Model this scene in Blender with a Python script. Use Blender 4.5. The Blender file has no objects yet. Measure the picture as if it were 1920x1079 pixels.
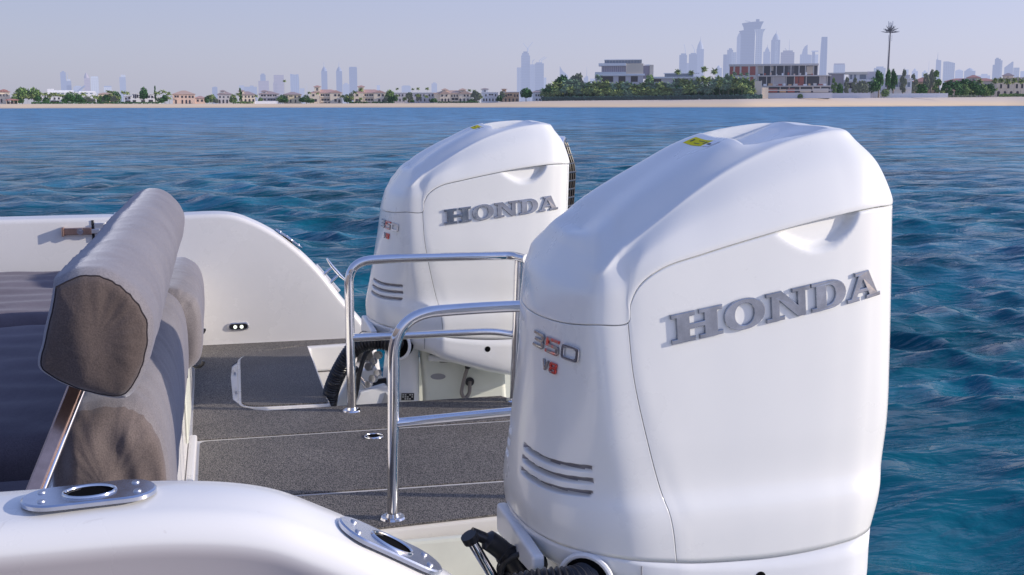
import bpy, bmesh, math, random
import numpy as np
from mathutils import Vector, Matrix, noise
from mathutils.bvhtree import BVHTree
random.seed(7)
PI = math.pi
scene = bpy.context.scene
COL = scene.collection

# ------------------------------------------------------------------ camera frame
FPX = 2200.0; HOR = 195.0; ZC = 2.0; ZD = 0.9
YAW = math.radians(13.9); PITCH = math.atan((539.5 - HOR) / FPX)
CR = Vector((math.cos(YAW), -math.sin(YAW), 0))
CF = Vector((math.sin(YAW) * math.cos(PITCH), math.cos(YAW) * math.cos(PITCH), -math.sin(PITCH)))
CU = CR.cross(CF)
CC = Vector((0, 0, ZC))
ROLL = math.radians(-0.12)

def ray(px, py):
    return CF * FPX + CR * (px - 960) - CU * (py - 539.5)
def onz(px, py, z):
    d = ray(px, py); return CC + d * ((z - ZC) / d.z)
def onv(px, py, v):
    d = ray(px, py); return CC + d * (v / d.y)
def far(px, py, dist):
    d = ray(px, py); return CC + d * (dist / math.hypot(d.x, d.y))

# ------------------------------------------------------------------ helpers
def tag(o, label=None, cat=None, group=None, kind=None):
    if label: o['label'] = label
    if cat: o['category'] = cat
    if group: o['group'] = group
    if kind: o['kind'] = kind
    return o

def empty(name, loc=(0, 0, 0), rz=0.0):
    o = bpy.data.objects.new(name, None); COL.objects.link(o)
    o.location = loc; o.rotation_euler = (0, 0, rz); o.empty_display_size = 0.1
    return o

def mesh_obj(name, verts, faces, mat, parent=None, smooth=True, loc=None):
    me = bpy.data.meshes.new(name)
    me.from_pydata([tuple(v) for v in verts], [], faces)
    me.update()
    if smooth:
        me.polygons.foreach_set('use_smooth', [True] * len(me.polygons))
    if mat: me.materials.append(mat)
    o = bpy.data.objects.new(name, me); COL.objects.link(o)
    if parent is not None: o.parent = parent
    if loc is not None: o.location = loc
    return o

def fix_normals(o, angle=None):
    bm = bmesh.new(); bm.from_mesh(o.data)
    bmesh.ops.recalc_face_normals(bm, faces=bm.faces)
    bm.to_mesh(o.data); bm.free()
    if angle is not None:
        try: o.data.set_sharp_from_angle(angle=math.radians(angle))
        except Exception: pass
    return o

def bevel(o, w=0.004, seg=3, ang=30):
    m = o.modifiers.new('bevel', 'BEVEL'); m.width = w; m.segments = seg
    m.limit_method = 'ANGLE'; m.angle_limit = math.radians(ang); m.harden_normals = False
    return o

class MB:
    """collects simple shapes into one mesh"""
    def __init__(s): s.v = []; s.f = []
    def add(s, vs, fs):
        n = len(s.v); s.v += [tuple(v) for v in vs]; s.f += [tuple(i + n for i in f) for f in fs]
    def box(s, x0, x1, y0, y1, z0, z1):
        s.add([(x0, y0, z0), (x1, y0, z0), (x1, y1, z0), (x0, y1, z0), (x0, y0, z1), (x1, y0, z1), (x1, y1, z1), (x0, y1, z1)],
              [(0, 3, 2, 1), (4, 5, 6, 7), (0, 1, 5, 4), (1, 2, 6, 5), (2, 3, 7, 6), (3, 0, 4, 7)])
    def prism(s, pts, z0, z1, axis='z'):
        n = len(pts)
        if axis == 'z': a = [(p[0], p[1], z0) for p in pts] + [(p[0], p[1], z1) for p in pts]
        elif axis == 'y': a = [(p[0], z0, p[1]) for p in pts] + [(p[0], z1, p[1]) for p in pts]
        else: a = [(z0, p[0], p[1]) for p in pts] + [(z1, p[0], p[1]) for p in pts]
        s.add(a, [tuple(range(n))[::-1], tuple(range(n, 2 * n))] + [(i, (i + 1) % n, n + (i + 1) % n, n + i) for i in range(n)])
    def tube(s, path, r, seg=14, caps=True, closed=False):
        path = [Vector(p) for p in path]; n = len(path)
        rr = r if isinstance(r, (list, tuple)) else [r] * n
        up = Vector((0, 0, 1)); vs = []; prev = None
        for i, p in enumerate(path):
            a = path[max(i - 1, 0)]; b = path[min(i + 1, n - 1)]
            if closed: a = path[(i - 1) % n]; b = path[(i + 1) % n]
            t = (b - a).normalized()
            if prev is None:
                q = t.cross(up)
                if q.length < 0.2: q = t.cross(Vector((1, 0, 0)))
                q.normalize()
            else:
                q = (prev - t * prev.dot(t)).normalized()
            prev = q; w = t.cross(q)
            for k in range(seg):
                an = 2 * PI * k / seg
                vs.append(p + (q * math.cos(an) + w * math.sin(an)) * rr[i])
        fs = []
        m = n if closed else n - 1
        for i in range(m):
            j = (i + 1) % n
            for k in range(seg):
                k2 = (k + 1) % seg
                fs.append((i * seg + k, i * seg + k2, j * seg + k2, j * seg + k))
        if caps and not closed:
            fs.append(tuple(range(seg))[::-1]); fs.append(tuple((n - 1) * seg + k for k in range(seg)))
        s.add(vs, fs)
    def disc(s, c, nrm, r, h, seg=24, r2=None):
        c = Vector(c); nrm = Vector(nrm).normalized()
        s.tube([c, c + nrm * h], [r, r if r2 is None else r2], seg)
    def build(s, name, mat, parent=None, smooth=False, bev=0, ang=35, seg=2):
        o = mesh_obj(name, s.v, s.f, mat, parent, smooth)
        fix_normals(o, ang if smooth else None)
        if bev: bevel(o, bev, seg)
        return o

def fillet(pts, r, n=10):
    """polyline with rounded corners"""
    pts = [Vector(p) for p in pts]; out = [pts[0]]
    for i in range(1, len(pts) - 1):
        a, b, c = pts[i - 1], pts[i], pts[i + 1]
        ri = r[i - 1] if isinstance(r, (list, tuple)) else r
        u = (a - b); v = (c - b)
        ri = min(ri, u.length * .49, v.length * .49) if ri < 9 else ri
        p0 = b + u.normalized() * ri; p1 = b + v.normalized() * ri
        for k in range(n + 1):
            t = k / n
            out.append(p0 * (1 - t) ** 2 + b * 2 * t * (1 - t) + p1 * t * t)
    out.append(pts[-1]); return out

def interp(x, tab):
    if x <= tab[0][0]: return tab[0][1]
    for (a, b), (c, d) in zip(tab, tab[1:]):
        if x <= c: return b + (d - b) * (x - a) / (c - a)
    return tab[-1][1]

def smooth_curve(pts, n=8):
    """catmull-rom through points (any dimension)"""
    P = [Vector(p) for p in pts]
    P = [P[0] * 2 - P[1]] + P + [P[-1] * 2 - P[-2]]
    out = []
    for i in range(1, len(P) - 2):
        for k in range(n):
            out.append(crom(P[i - 1], P[i], P[i + 1], P[i + 2], k / n))
    out.append(P[-2]); return out

def crom(p0, p1, p2, p3, t):
    d1 = max((p1 - p0).length, 1e-6) ** .5; d2 = max((p2 - p1).length, 1e-6) ** .5; d3 = max((p3 - p2).length, 1e-6) ** .5
    m1 = (p2 - p1) + ((p1 - p0) / d1 - (p2 - p0) / (d1 + d2)) * d2 if (p1 - p0).length > 1e-6 else (p2 - p1)
    m2 = (p2 - p1) + ((p3 - p2) / d3 - (p3 - p1) / (d2 + d3)) * d2 if (p3 - p2).length > 1e-6 else (p2 - p1)
    t2 = t * t; t3 = t2 * t
    return p1 * (2 * t3 - 3 * t2 + 1) + m1 * (t3 - 2 * t2 + t) + p2 * (-2 * t3 + 3 * t2) + m2 * (t3 - t2)

def rbox(cx, cy, cz, sx, sy, sz, r, n=14, fn=None, pw=1.0):
    """rounded box surface as grid, centre + half sizes, corner radius r; returns verts, faces"""
    vs = []; fs = []; idx = {}
    def put(p):
        k = (round(p[0], 5), round(p[1], 5), round(p[2], 5))
        if k in idx: return idx[k]
        q = Vector(p); lim = Vector((sx - r, sy - r, sz - r))
        c = Vector((max(-lim[i], min(lim[i], q[i])) for i in range(3)))
        d = q - c
        if d.length > 1e-9: q = c + d.normalized() * r
        nn = d.normalized() if d.length > 1e-9 else Vector((0, 0, 1))
        if fn: q = fn(q, nn)
        idx[k] = len(vs); vs.append((cx + q[0], cy + q[1], cz + q[2])); return idx[k]
    S = (sx, sy, sz)
    def coords(a):
        L = S[a]; m = max(2, int(n * L / max(S)))
        inner = [-(L - r) + 2 * (L - r) * i / m for i in range(m + 1)]
        e = [(L - r) + r * math.tan(PI / 4 * k / 4) for k in range(1, 5)]
        return [-x for x in e[::-1]] + inner + e
    C = [coords(a) for a in range(3)]
    for a in range(3):
        b, c = (a + 1) % 3, (a + 2) % 3
        for sgn in (-1, 1):
            grid = []
            for u in C[b]:
                row = []
                for v in C[c]:
                    p = [0, 0, 0]; p[a] = sgn * S[a]; p[b] = u; p[c] = v
                    row.append(put(p))
                grid.append(row)
            for i in range(len(grid) - 1):
                for j in range(len(grid[0]) - 1):
                    q = (grid[i][j], grid[i + 1][j], grid[i + 1][j + 1], grid[i][j + 1])
                    fs.append(q if sgn > 0 else q[::-1])
    return vs, fs

# ------------------------------------------------------------------ materials
def newmat(name):
    m = bpy.data.materials.new(name); m.use_nodes = True
    nt = m.node_tree; b = nt.nodes['Principled BSDF']
    return m, nt, b
def N(nt, t, **k):
    n = nt.nodes.new(t)
    for a, v in k.items():
        if a in n.inputs.keys() if isinstance(a, str) else False: n.inputs[a].default_value = v
        else: setattr(n, a, v)
    return n
def simple(name, col, rough=.5, metal=0, coat=0, var=0.0, vscale=8, bump=0, bscale=60, spec=.5, sheen=0, rvar=0, aniso=None):
    m, nt, b = newmat(name)
    b.inputs['Base Color'].default_value = (*col, 1); b.inputs['Roughness'].default_value = rough
    b.inputs['Metallic'].default_value = metal; b.inputs['Coat Weight'].default_value = coat
    b.inputs['Coat Roughness'].default_value = .10 if 'engine' in name else .05
    b.inputs['Specular IOR Level'].default_value = spec
    if sheen: b.inputs['Sheen Weight'].default_value = sheen; b.inputs['Sheen Roughness'].default_value = .4
    tc = nt.nodes.new('ShaderNodeTexCoord')
    if var or rvar:
        n = nt.nodes.new('ShaderNodeTexNoise'); n.inputs['Scale'].default_value = vscale; n.inputs['Detail'].default_value = 6
        n.inputs['Roughness'].default_value = .6
        nt.links.new(tc.outputs['Object'], n.inputs['Vector'])
        if var:
            mp = nt.nodes.new('ShaderNodeMapRange'); mp.inputs['From Min'].default_value = .3; mp.inputs['From Max'].default_value = .7
            mp.inputs['To Min'].default_value = 1 - var; mp.inputs['To Max'].default_value = 1 + var
            nt.links.new(n.outputs['Fac'], mp.inputs['Value'])
            mx = nt.nodes.new('ShaderNodeVectorMath'); mx.operation = 'SCALE'; mx.inputs[0].default_value = col
            nt.links.new(mp.outputs[0], mx.inputs['Scale']); nt.links.new(mx.outputs[0], b.inputs['Base Color'])
        if rvar:
            mp2 = nt.nodes.new('ShaderNodeMapRange'); mp2.inputs['To Min'].default_value = max(0.01, rough - rvar); mp2.inputs['To Max'].default_value = rough + rvar
            nt.links.new(n.outputs['Fac'], mp2.inputs['Value']); nt.links.new(mp2.outputs[0], b.inputs['Roughness'])
    if bump:
        n2 = nt.nodes.new('ShaderNodeTexNoise'); n2.inputs['Scale'].default_value = bscale; n2.inputs['Detail'].default_value = 4
        nt.links.new(tc.outputs['Object'], n2.inputs['Vector'])
        bp = nt.nodes.new('ShaderNodeBump'); bp.inputs['Strength'].default_value = bump; bp.inputs['Distance'].default_value = .002
        nt.links.new(n2.outputs['Fac'], bp.inputs['Height']); nt.links.new(bp.outputs[0], b.inputs['Normal'])
    return m

M = {}
M['engine'] = simple('engine_white_paint', (.765, .765, .74), .28, coat=.45, var=.012, vscale=5, spec=.4, rvar=.03)
M['engine_shade'] = simple('engine_lower_paint', (.74, .75, .76), .35, coat=.3, var=.03, vscale=7)
M['gelcoat'] = simple('white_gelcoat', (.68, .665, .65), .28, coat=.4, var=.02, vscale=3.5, rvar=.08)
M['cream'] = simple('cream_gelcoat', (.68, .70, .62), .4, coat=.2, var=.06, vscale=6)
M['chrome'] = simple('polished_stainless', (.78, .78, .80), .09, metal=1, var=.04, vscale=20, rvar=.05)
M['badge'] = simple('badge_chrome', (.36, .38, .42), .12, metal=1, var=.35, vscale=14, bump=.35, bscale=45, rvar=.1)
M['badge2'] = simple('pale_badge_chrome', (.62, .62, .65), .16, metal=1, var=.2, vscale=30)
M['dbadge'] = simple('dark_badge_chrome', (.34, .34, .37), .16, metal=1, var=.15, vscale=60, rvar=.08)
M['satin'] = simple('satin_metal', (.55, .56, .60), .38, metal=1, var=.08, vscale=30)
M['plate'] = simple('brushed_plate', (.62, .64, .70), .22, metal=1, var=.06, vscale=40, rvar=.08)
M['black'] = simple('black_plastic', (.012, .012, .015), .35, var=.2, vscale=40)
M['rubber'] = simple('black_rubber', (.02, .02, .022), .5, var=.2, vscale=60)
M['gap'] = simple('dark_gap', (.03, .03, .032), .9)
M['groove'] = simple('grey_seal', (.30, .30, .32), .7, var=.1)
def red_glint():
    m = simple('painted_red_glint', (.55, .10, .08), .22, metal=.6, coat=.5); nt = m.node_tree; b = nt.nodes['Principled BSDF']
    tc = nt.nodes['Texture Coordinate']; n = nt.nodes.new('ShaderNodeTexNoise'); n.inputs['Scale'].default_value = 38
    r = nt.nodes.new('ShaderNodeValToRGB'); r.color_ramp.elements[0].position = .42; r.color_ramp.elements[0].color = (.30, .28, .29, 1); r.color_ramp.elements[1].position = .54; r.color_ramp.elements[1].color = (.70, .08, .06, 1)  # red blotches paint a red reflection into the chrome colour
    nt.links.new(tc.outputs['Object'], n.inputs['Vector']); nt.links.new(n.outputs['Fac'], r.inputs[0]); nt.links.new(r.outputs[0], b.inputs['Base Color']); return m
M['red_glint'] = red_glint()
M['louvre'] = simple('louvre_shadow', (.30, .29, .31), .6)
M['hole'] = simple('hole_dark', (.006, .006, .007), .9, spec=.02)
M['red'] = simple('red_badge', (.75, .04, .03), .3, coat=.5)
M['yellow'] = simple('yellow_sticker', (.85, .70, .02), .7, spec=.1)
M['ink'] = simple('black_ink', (.015, .015, .015), .5)
M['pinkmetal'] = simple('stainless_painted_warm_reflection', (.56, .38, .30), .18, metal=1, var=.2, vscale=30)
M['led'] = simple('led_white', (.9, .95, .85), .2)
_b = M['led'].node_tree.nodes['Principled BSDF']; _b.inputs['Emission Color'].default_value = (.9, 1, .8, 1); _b.inputs['Emission Strength'].default_value = .8

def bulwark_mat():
    m = simple('shade_and_dirt_gelcoat', (.74, .735, .72), .26, coat=.4, var=.015, vscale=3, rvar=.06); nt = m.node_tree; b = nt.nodes['Principled BSDF']
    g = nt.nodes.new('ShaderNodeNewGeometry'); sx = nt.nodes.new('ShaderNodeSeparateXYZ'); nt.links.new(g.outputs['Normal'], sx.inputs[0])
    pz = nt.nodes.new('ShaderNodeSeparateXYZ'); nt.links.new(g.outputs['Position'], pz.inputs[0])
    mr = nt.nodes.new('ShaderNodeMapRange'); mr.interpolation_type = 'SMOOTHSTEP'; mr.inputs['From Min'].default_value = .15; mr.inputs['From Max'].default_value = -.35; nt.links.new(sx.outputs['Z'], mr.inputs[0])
    old = b.inputs['Base Color'].links[0].from_socket; mx = nt.nodes.new('ShaderNodeMixRGB'); mx.inputs[2].default_value = (.47, .425, .42, 1)  # brownish tone on undercut skin paints its shade into the colour
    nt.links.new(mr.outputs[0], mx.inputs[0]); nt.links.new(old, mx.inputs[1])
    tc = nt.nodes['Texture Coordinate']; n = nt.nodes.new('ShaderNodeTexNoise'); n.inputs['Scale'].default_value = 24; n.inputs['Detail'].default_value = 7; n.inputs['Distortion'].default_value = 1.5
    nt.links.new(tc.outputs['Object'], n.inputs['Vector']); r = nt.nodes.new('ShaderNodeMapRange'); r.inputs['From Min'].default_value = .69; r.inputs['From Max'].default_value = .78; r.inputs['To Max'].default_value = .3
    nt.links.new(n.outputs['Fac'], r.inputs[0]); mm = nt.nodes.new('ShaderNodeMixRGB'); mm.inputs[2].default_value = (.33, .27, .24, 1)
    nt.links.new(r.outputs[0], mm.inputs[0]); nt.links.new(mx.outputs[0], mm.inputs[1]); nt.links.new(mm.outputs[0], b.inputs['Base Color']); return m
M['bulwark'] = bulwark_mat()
def fabric(name, col, col2):
    m, nt, b = newmat(name)
    tc = nt.nodes.new('ShaderNodeTexCoord')
    n = nt.nodes.new('ShaderNodeTexNoise'); n.inputs['Scale'].default_value = 7; n.inputs['Detail'].default_value = 8
    nt.links.new(tc.outputs['Object'], n.inputs['Vector'])
    r = nt.nodes.new('ShaderNodeValToRGB'); r.color_ramp.elements[0].position = .3; r.color_ramp.elements[1].position = .72
    r.color_ramp.elements[0].color = (*col, 1); r.color_ramp.elements[1].color = (*col2, 1)
    nt.links.new(n.outputs['Fac'], r.inputs[0])
    n2 = nt.nodes.new('ShaderNodeTexNoise'); n2.inputs['Scale'].default_value = 420; n2.inputs['Detail'].default_value = 2
    nt.links.new(tc.outputs['Object'], n2.inputs['Vector'])
    mx = nt.nodes.new('ShaderNodeMixRGB'); mx.blend_type = 'OVERLAY'; mx.inputs[0].default_value = .55
    nt.links.new(r.outputs[0], mx.inputs[1]); nt.links.new(n2.outputs['Fac'], mx.inputs[2])
    nt.links.new(mx.outputs[0], b.inputs['Base Color'])
    b.inputs['Roughness'].default_value = .85; b.inputs['Sheen Weight'].default_value = .35; b.inputs['Sheen Roughness'].default_value = .45
    b.inputs['Sheen Tint'].default_value = (.8, .85, 1, 1)
    b.inputs['Specular IOR Level'].default_value = .25
    n3 = nt.nodes.new('ShaderNodeTexNoise'); n3.inputs['Scale'].default_value = 26; n3.inputs['Detail'].default_value = 3; n3.inputs['Distortion'].default_value = .6
    mpv = nt.nodes.new('ShaderNodeMapping'); mpv.inputs['Scale'].default_value = (1.0, .3, 1.0)
    nt.links.new(tc.outputs['Object'], mpv.inputs[0]); nt.links.new(mpv.outputs[0], n3.inputs['Vector'])
    bp = nt.nodes.new('ShaderNodeBump'); bp.inputs['Strength'].default_value = .22; bp.inputs['Distance'].default_value = .010
    nt.links.new(n3.outputs['Fac'], bp.inputs['Height'])
    bp2 = nt.nodes.new('ShaderNodeBump'); bp2.inputs['Strength'].default_value = .35; bp2.inputs['Distance'].default_value = .001
    nt.links.new(n2.outputs['Fac'], bp2.inputs['Height']); nt.links.new(bp.outputs[0], bp2.inputs['Normal'])
    nt.links.new(bp2.outputs[0], b.inputs['Normal'])
    return m
M['fabric'] = fabric('taupe_fabric', (.150, .135, .140), (.195, .178, .182))
M['fabric_end'] = fabric('brown_fabric', (.060, .045, .040), (.100, .077, .070))
M['fabric_mid'] = fabric('mid_brown_fabric', (.095, .075, .070), (.15, .122, .115))  # mid brown cloth, softens the step from end to taupe cover
M['pad'] = fabric('dark_pad_fabric', (.105, .084, .098), (.14, .114, .13))
M['pad'].node_tree.nodes['Principled BSDF'].inputs['Sheen Weight'].default_value = .12
M['thread'] = simple('dark_thread', (.02, .015, .02), .8)

def carpet():
    m, nt, b = newmat('woven_deck_carpet')
    tc = nt.nodes.new('ShaderNodeTexCoord')
    mp = nt.nodes.new('ShaderNodeMapping'); mp.inputs['Scale'].default_value = (400, 170, 170)
    nt.links.new(tc.outputs['Object'], mp.inputs[0])
    n = nt.nodes.new('ShaderNodeTexNoise'); n.inputs['Scale'].default_value = 1; n.inputs['Detail'].default_value = 2
    nt.links.new(mp.outputs[0], n.inputs['Vector'])
    n2 = nt.nodes.new('ShaderNodeTexNoise'); n2.inputs['Scale'].default_value = 3.5; n2.inputs['Detail'].default_value = 6
    nt.links.new(tc.outputs['Object'], n2.inputs['Vector'])
    r = nt.nodes.new('ShaderNodeValToRGB')
    r.color_ramp.elements[0].position = .38; r.color_ramp.elements[0].color = (.016, .017, .019, 1)
    r.color_ramp.elements[1].position = .64; r.color_ramp.elements[1].color = (.235, .212, .19, 1)
    nt.links.new(n.outputs['Fac'], r.inputs[0])
    mx = nt.nodes.new('ShaderNodeMixRGB'); mx.blend_type = 'MULTIPLY'; mx.inputs[0].default_value = 1
    r2 = nt.nodes.new('ShaderNodeMapRange'); r2.inputs['To Min'].default_value = .6; r2.inputs['To Max'].default_value = 1.35
    nt.links.new(n2.outputs['Fac'], r2.inputs[0]); nt.links.new(r.outputs[0], mx.inputs[1]); nt.links.new(r2.outputs[0], mx.inputs[2])
    nt.links.new(mx.outputs[0], b.inputs['Base Color']); b.inputs['Roughness'].default_value = .7
    bp = nt.nodes.new('ShaderNodeBump'); bp.inputs['Strength'].default_value = .7; bp.inputs['Distance'].default_value = .002
    nt.links.new(n.outputs['Fac'], bp.inputs['Height']); nt.links.new(bp.outputs[0], b.inputs['Normal'])
    return m
M['carpet'] = carpet()

def hose_mat():
    m, nt, b = newmat('corrugated_hose'); b.inputs['Base Color'].default_value = (.018, .018, .022, 1); b.inputs['Roughness'].default_value = .3
    return m
M['hose'] = hose_mat()
# ------------------------------------------------------------------ outboard engine
VC = 2.27                       # centre line of the near engine
SP = 2.27                       # spacing of the two engines
ROOT = Vector((0.9, VC, 0.6))

def engine_keys():
    """key rings: half outline (x, w, z) per column, front centre -> rear centre"""
    cz = [(.655, 1.680), (.70, 1.727), (.79, 1.787), (.885, 1.849), (.98, 1.897), (1.09, 1.934), (1.2, 1.954), (1.3, 1.955)]
    cw = [(.655, .243), (.7, .238), (.8, .222), (.9, .205), (1.0, .187), (1.1, .17), (1.2, .156)]
    rows = []
    D = [(.602, 0, 1.583), (.609, .10, 1.585), (.626, .185, 1.590), (.655, .250, 1.598), (.716, .264, 1.602), (.721, .265, 1.638), (.737, .267, 1.671),
         (.777, .269, 1.700), (.86, .270, 1.725), (.944, .270, 1.747), (1.05, .268, 1.772), (1.15, .261, 1.791), (1.218, .248, 1.800),
         (1.276, .218, 1.802), (1.305, .13, 1.80), (1.312, 0, 1.80)]
    ex = [.662, .664, .668, .676, .706, .722, .745, .785, .86, .945, 1.05, 1.15, 1.205]
    E = [(.655, 0, 1.702), (.657, .10, 1.699), (.660, .188, 1.695), (.667, .242, 1.694)]
    for x in ex[4:]: E.append((x, interp(x, cw), interp(x, cz)))
    E[-1] = (1.200, .152, 1.947); E += [(1.222, .128, 1.945), (1.238, .076, 1.948), (1.244, 0, 1.949)]
    tz = [(.66, 1.705), (.70, 1.745), (.76, 1.801), (.82, 1.844), (.88, 1.880), (.94, 1.911), (1.0, 1.933), (1.06, 1.947), (1.14, 1.954), (1.25, 1.955)]
    tx = [.705, .708, .714, .727, .745, .765, .79, .82, .88, .955, 1.05, 1.13, 1.175, 1.190, 1.20, 1.207]
    T = [(x, 0, interp(x, tz)) for x in tx]
    def mix(A, B, f, g=None, h=None):
        g = f if g is None else g; h = f if h is None else h
        return [(a[0] + (b[0] - a[0]) * f, a[1] + (b[1] - a[1]) * g, a[2] + (b[2] - a[2]) * h) for a, b in zip(A, B)]
    T2 = mix(E, T, .5, .40, .82)
    def mixv(A, B, fs_): return [tuple(a[k] + (b[k] - a[k]) * f for k in range(3)) for a, b, f in zip(A, B, fs_)]
    FV = [.42, .40, .36, .30, .24, .20, .18, .16, .16, .16, .18, .22, .28, .32, .34, .34]
    Ep = mixv(E, T2, FV); Em0 = mix(D, E, .5, .36, .58)
    for i, g in enumerate((.36, .3, .15, .1, .12, .16, .2, .28)):
        Em0[i] = (Em0[i][0] - (.006 if i < 3 else .003 if i < 4 else 0), D[i][1] + (E[i][1] - D[i][1]) * g, Em0[i][2])
    for i, (ax, aw) in {12: (.002, .003), 13: (.005, .006), 14: (.006, .004), 15: (.006, 0)}.items(): Em0[i] = (Em0[i][0] + ax, Em0[i][1] + aw, Em0[i][2])
    Em = mixv(E, Em0, [.45, .42, .38, .30, .22, .18, .15, .13, .12, .12, .14, .18, .24, .28, .30, .30])
    dx = {4: (-.002, .007), 5: (-.005, .002), 6: (-.005, .004), 7: (-.003, .006)}
    Dp = [(a[0] + dx.get(i, (0, 0))[0] + (.0015 if i < 3 else 0), a[1] + (.0006 if i > 6 else 0), a[2] + dx.get(i, (0, .010))[1]) for i, a in enumerate(D)]
    def ring(xs, ws, zs): return list(zip(xs, ws, zs))
    W = [0, .10, .186, .252, .266, .268, .269, .27, .27, .27, .268, .262, .25, .222, .14, 0]
    C1 = ring([.594, .603, .626, .664, .728, .742, .765, .81, .88, .955, 1.05, 1.15, 1.222, 1.283, 1.312, 1.32], W, [1.50] * 16)
    C2 = ring([.578, .589, .619, .680, .757, .775, .797, .835, .90, .965, 1.05, 1.15, 1.222, 1.284, 1.313, 1.32],
              [0, .105, .190, .254, .267, .269, .27, .27, .27, .27, .268, .262, .25, .222, .14, 0], [1.374] * 16)
    C3 = ring([.565, .577, .615, .705, .785, .805, .825, .86, .915, .975, 1.055, 1.145, 1.218, 1.276, 1.305, 1.312],
              [0, .11, .195, .258, .269, .270, .271, .271, .271, .271, .269, .263, .251, .222, .14, 0], [1.275] * 16)
    C4 = ring([.560, .572, .612, .715, .797, .817, .838, .87, .922, .98, 1.058, 1.143, 1.214, 1.268, 1.295, 1.302],
              [0, .115, .205, .272, .284, .285, .286, .286, .286, .286, .284, .278, .266, .235, .15, 0], [1.236] * 16)
    C5 = ring([.558, .570, .612, .715, .803, .823, .843, .875, .925, .983, 1.06, 1.142, 1.210, 1.262, 1.288, 1.294],
              [0, .115, .208, .276, .289, .290, .290, .290, .290, .290, .288, .282, .270, .238, .15, 0], [1.205] * 16)
    B = ring([.562, .574, .616, .718, .812, .83, .85, .88, .93, .985, 1.06, 1.14, 1.205, 1.250, 1.274, 1.280],
             [0, .115, .207, .274, .288, .289, .289, .289, .289, .289, .287, .281, .268, .236, .15, 0],
             [1.163, 1.162, 1.158, 1.148, 1.138, 1.136, 1.134, 1.132, 1.130, 1.129, 1.131, 1.137, 1.144, 1.150, 1.154, 1.156])
    top = [T, T2, Ep, E, Em, Em0, Dp, D]
    body = [D, C1, C2, C3, C4, C5, B]
    # lower cowl, straight apron then tuck under
    def dp(x): return max(0, x - .72) * .22
    L1 = [(x + (.012 if i < 4 else -.01 if i > 11 else 0), w * .985, z - .040 - dp(x)) for i, (x, w, z) in enumerate(B)]
    L2 = [(x + (.03 if i < 4 else -.03 if i > 11 else 0), w * .93, z - .062 - dp(x)) for i, (x, w, z) in enumerate(B)]
    L3 = [(.93 + (x - .93) * .80, w * .72, z - .085 - dp(x) * .8) for x, w, z in B]
    L4 = [(.95 + (x - .93) * .50, w * .40, z - .095 - dp(x) * .6) for x, w, z in B]
    return top, body, [B, L1, L2, L3, L4]

NC = 8   # samples per column span
def ring_dense(half, nc=NC):
    P = [Vector((x, -w, z)) for x, w, z in half]
    full = P + [Vector((p.x, -p.y, p.z)) for p in P[-2:0:-1]]
    n = len(full); out = []
    for i in range(n):
        for k in range(nc):
            out.append(crom(full[(i - 1) % n], full[i], full[(i + 1) % n], full[(i + 2) % n], k / nc))
    return out

def sheet(keys, nr, mirror_top=False, nc=NC):
    R = [ring_dense(k, nc) for k in keys]
    m = len(R[0]); rows = []
    if mirror_top: g0 = [Vector((p.x, -p.y, p.z)) for p in R[1]]
    else: g0 = [a * 2 - b for a, b in zip(R[0], R[1])]
    g1 = [a * 2 - b for a, b in zip(R[-1], R[-2])]
    RR = [g0] + R + [g1]
    for i in range(1, len(RR) - 2):
        n = nr[i - 1] if isinstance(nr, list) else nr
        for k in range(n):
            rows.append([crom(RR[i - 1][j], RR[i][j], RR[i + 1][j], RR[i + 2][j], k / n) for j in range(m)])
    rows.append(list(R[-1]))
    return rows            # rows[r][c]

def grid_normals(rows, closed=True):
    nr = len(rows); nc = len(rows[0]); out = []
    for r in range(nr):
        o = []
        for c in range(nc):
            if closed: a, b = rows[r][(c - 1) % nc], rows[r][(c + 1) % nc]
            else: a, b = rows[r][max(c - 1, 0)], rows[r][min(c + 1, nc - 1)]
            d, e = rows[max(r - 1, 0)][c], rows[min(r + 1, nr - 1)][c]
            n = (e - d).cross(b - a)
            o.append(n.normalized() if n.length > 1e-12 else Vector((0, 0, 1)))
        out.append(o)
    return out

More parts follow.
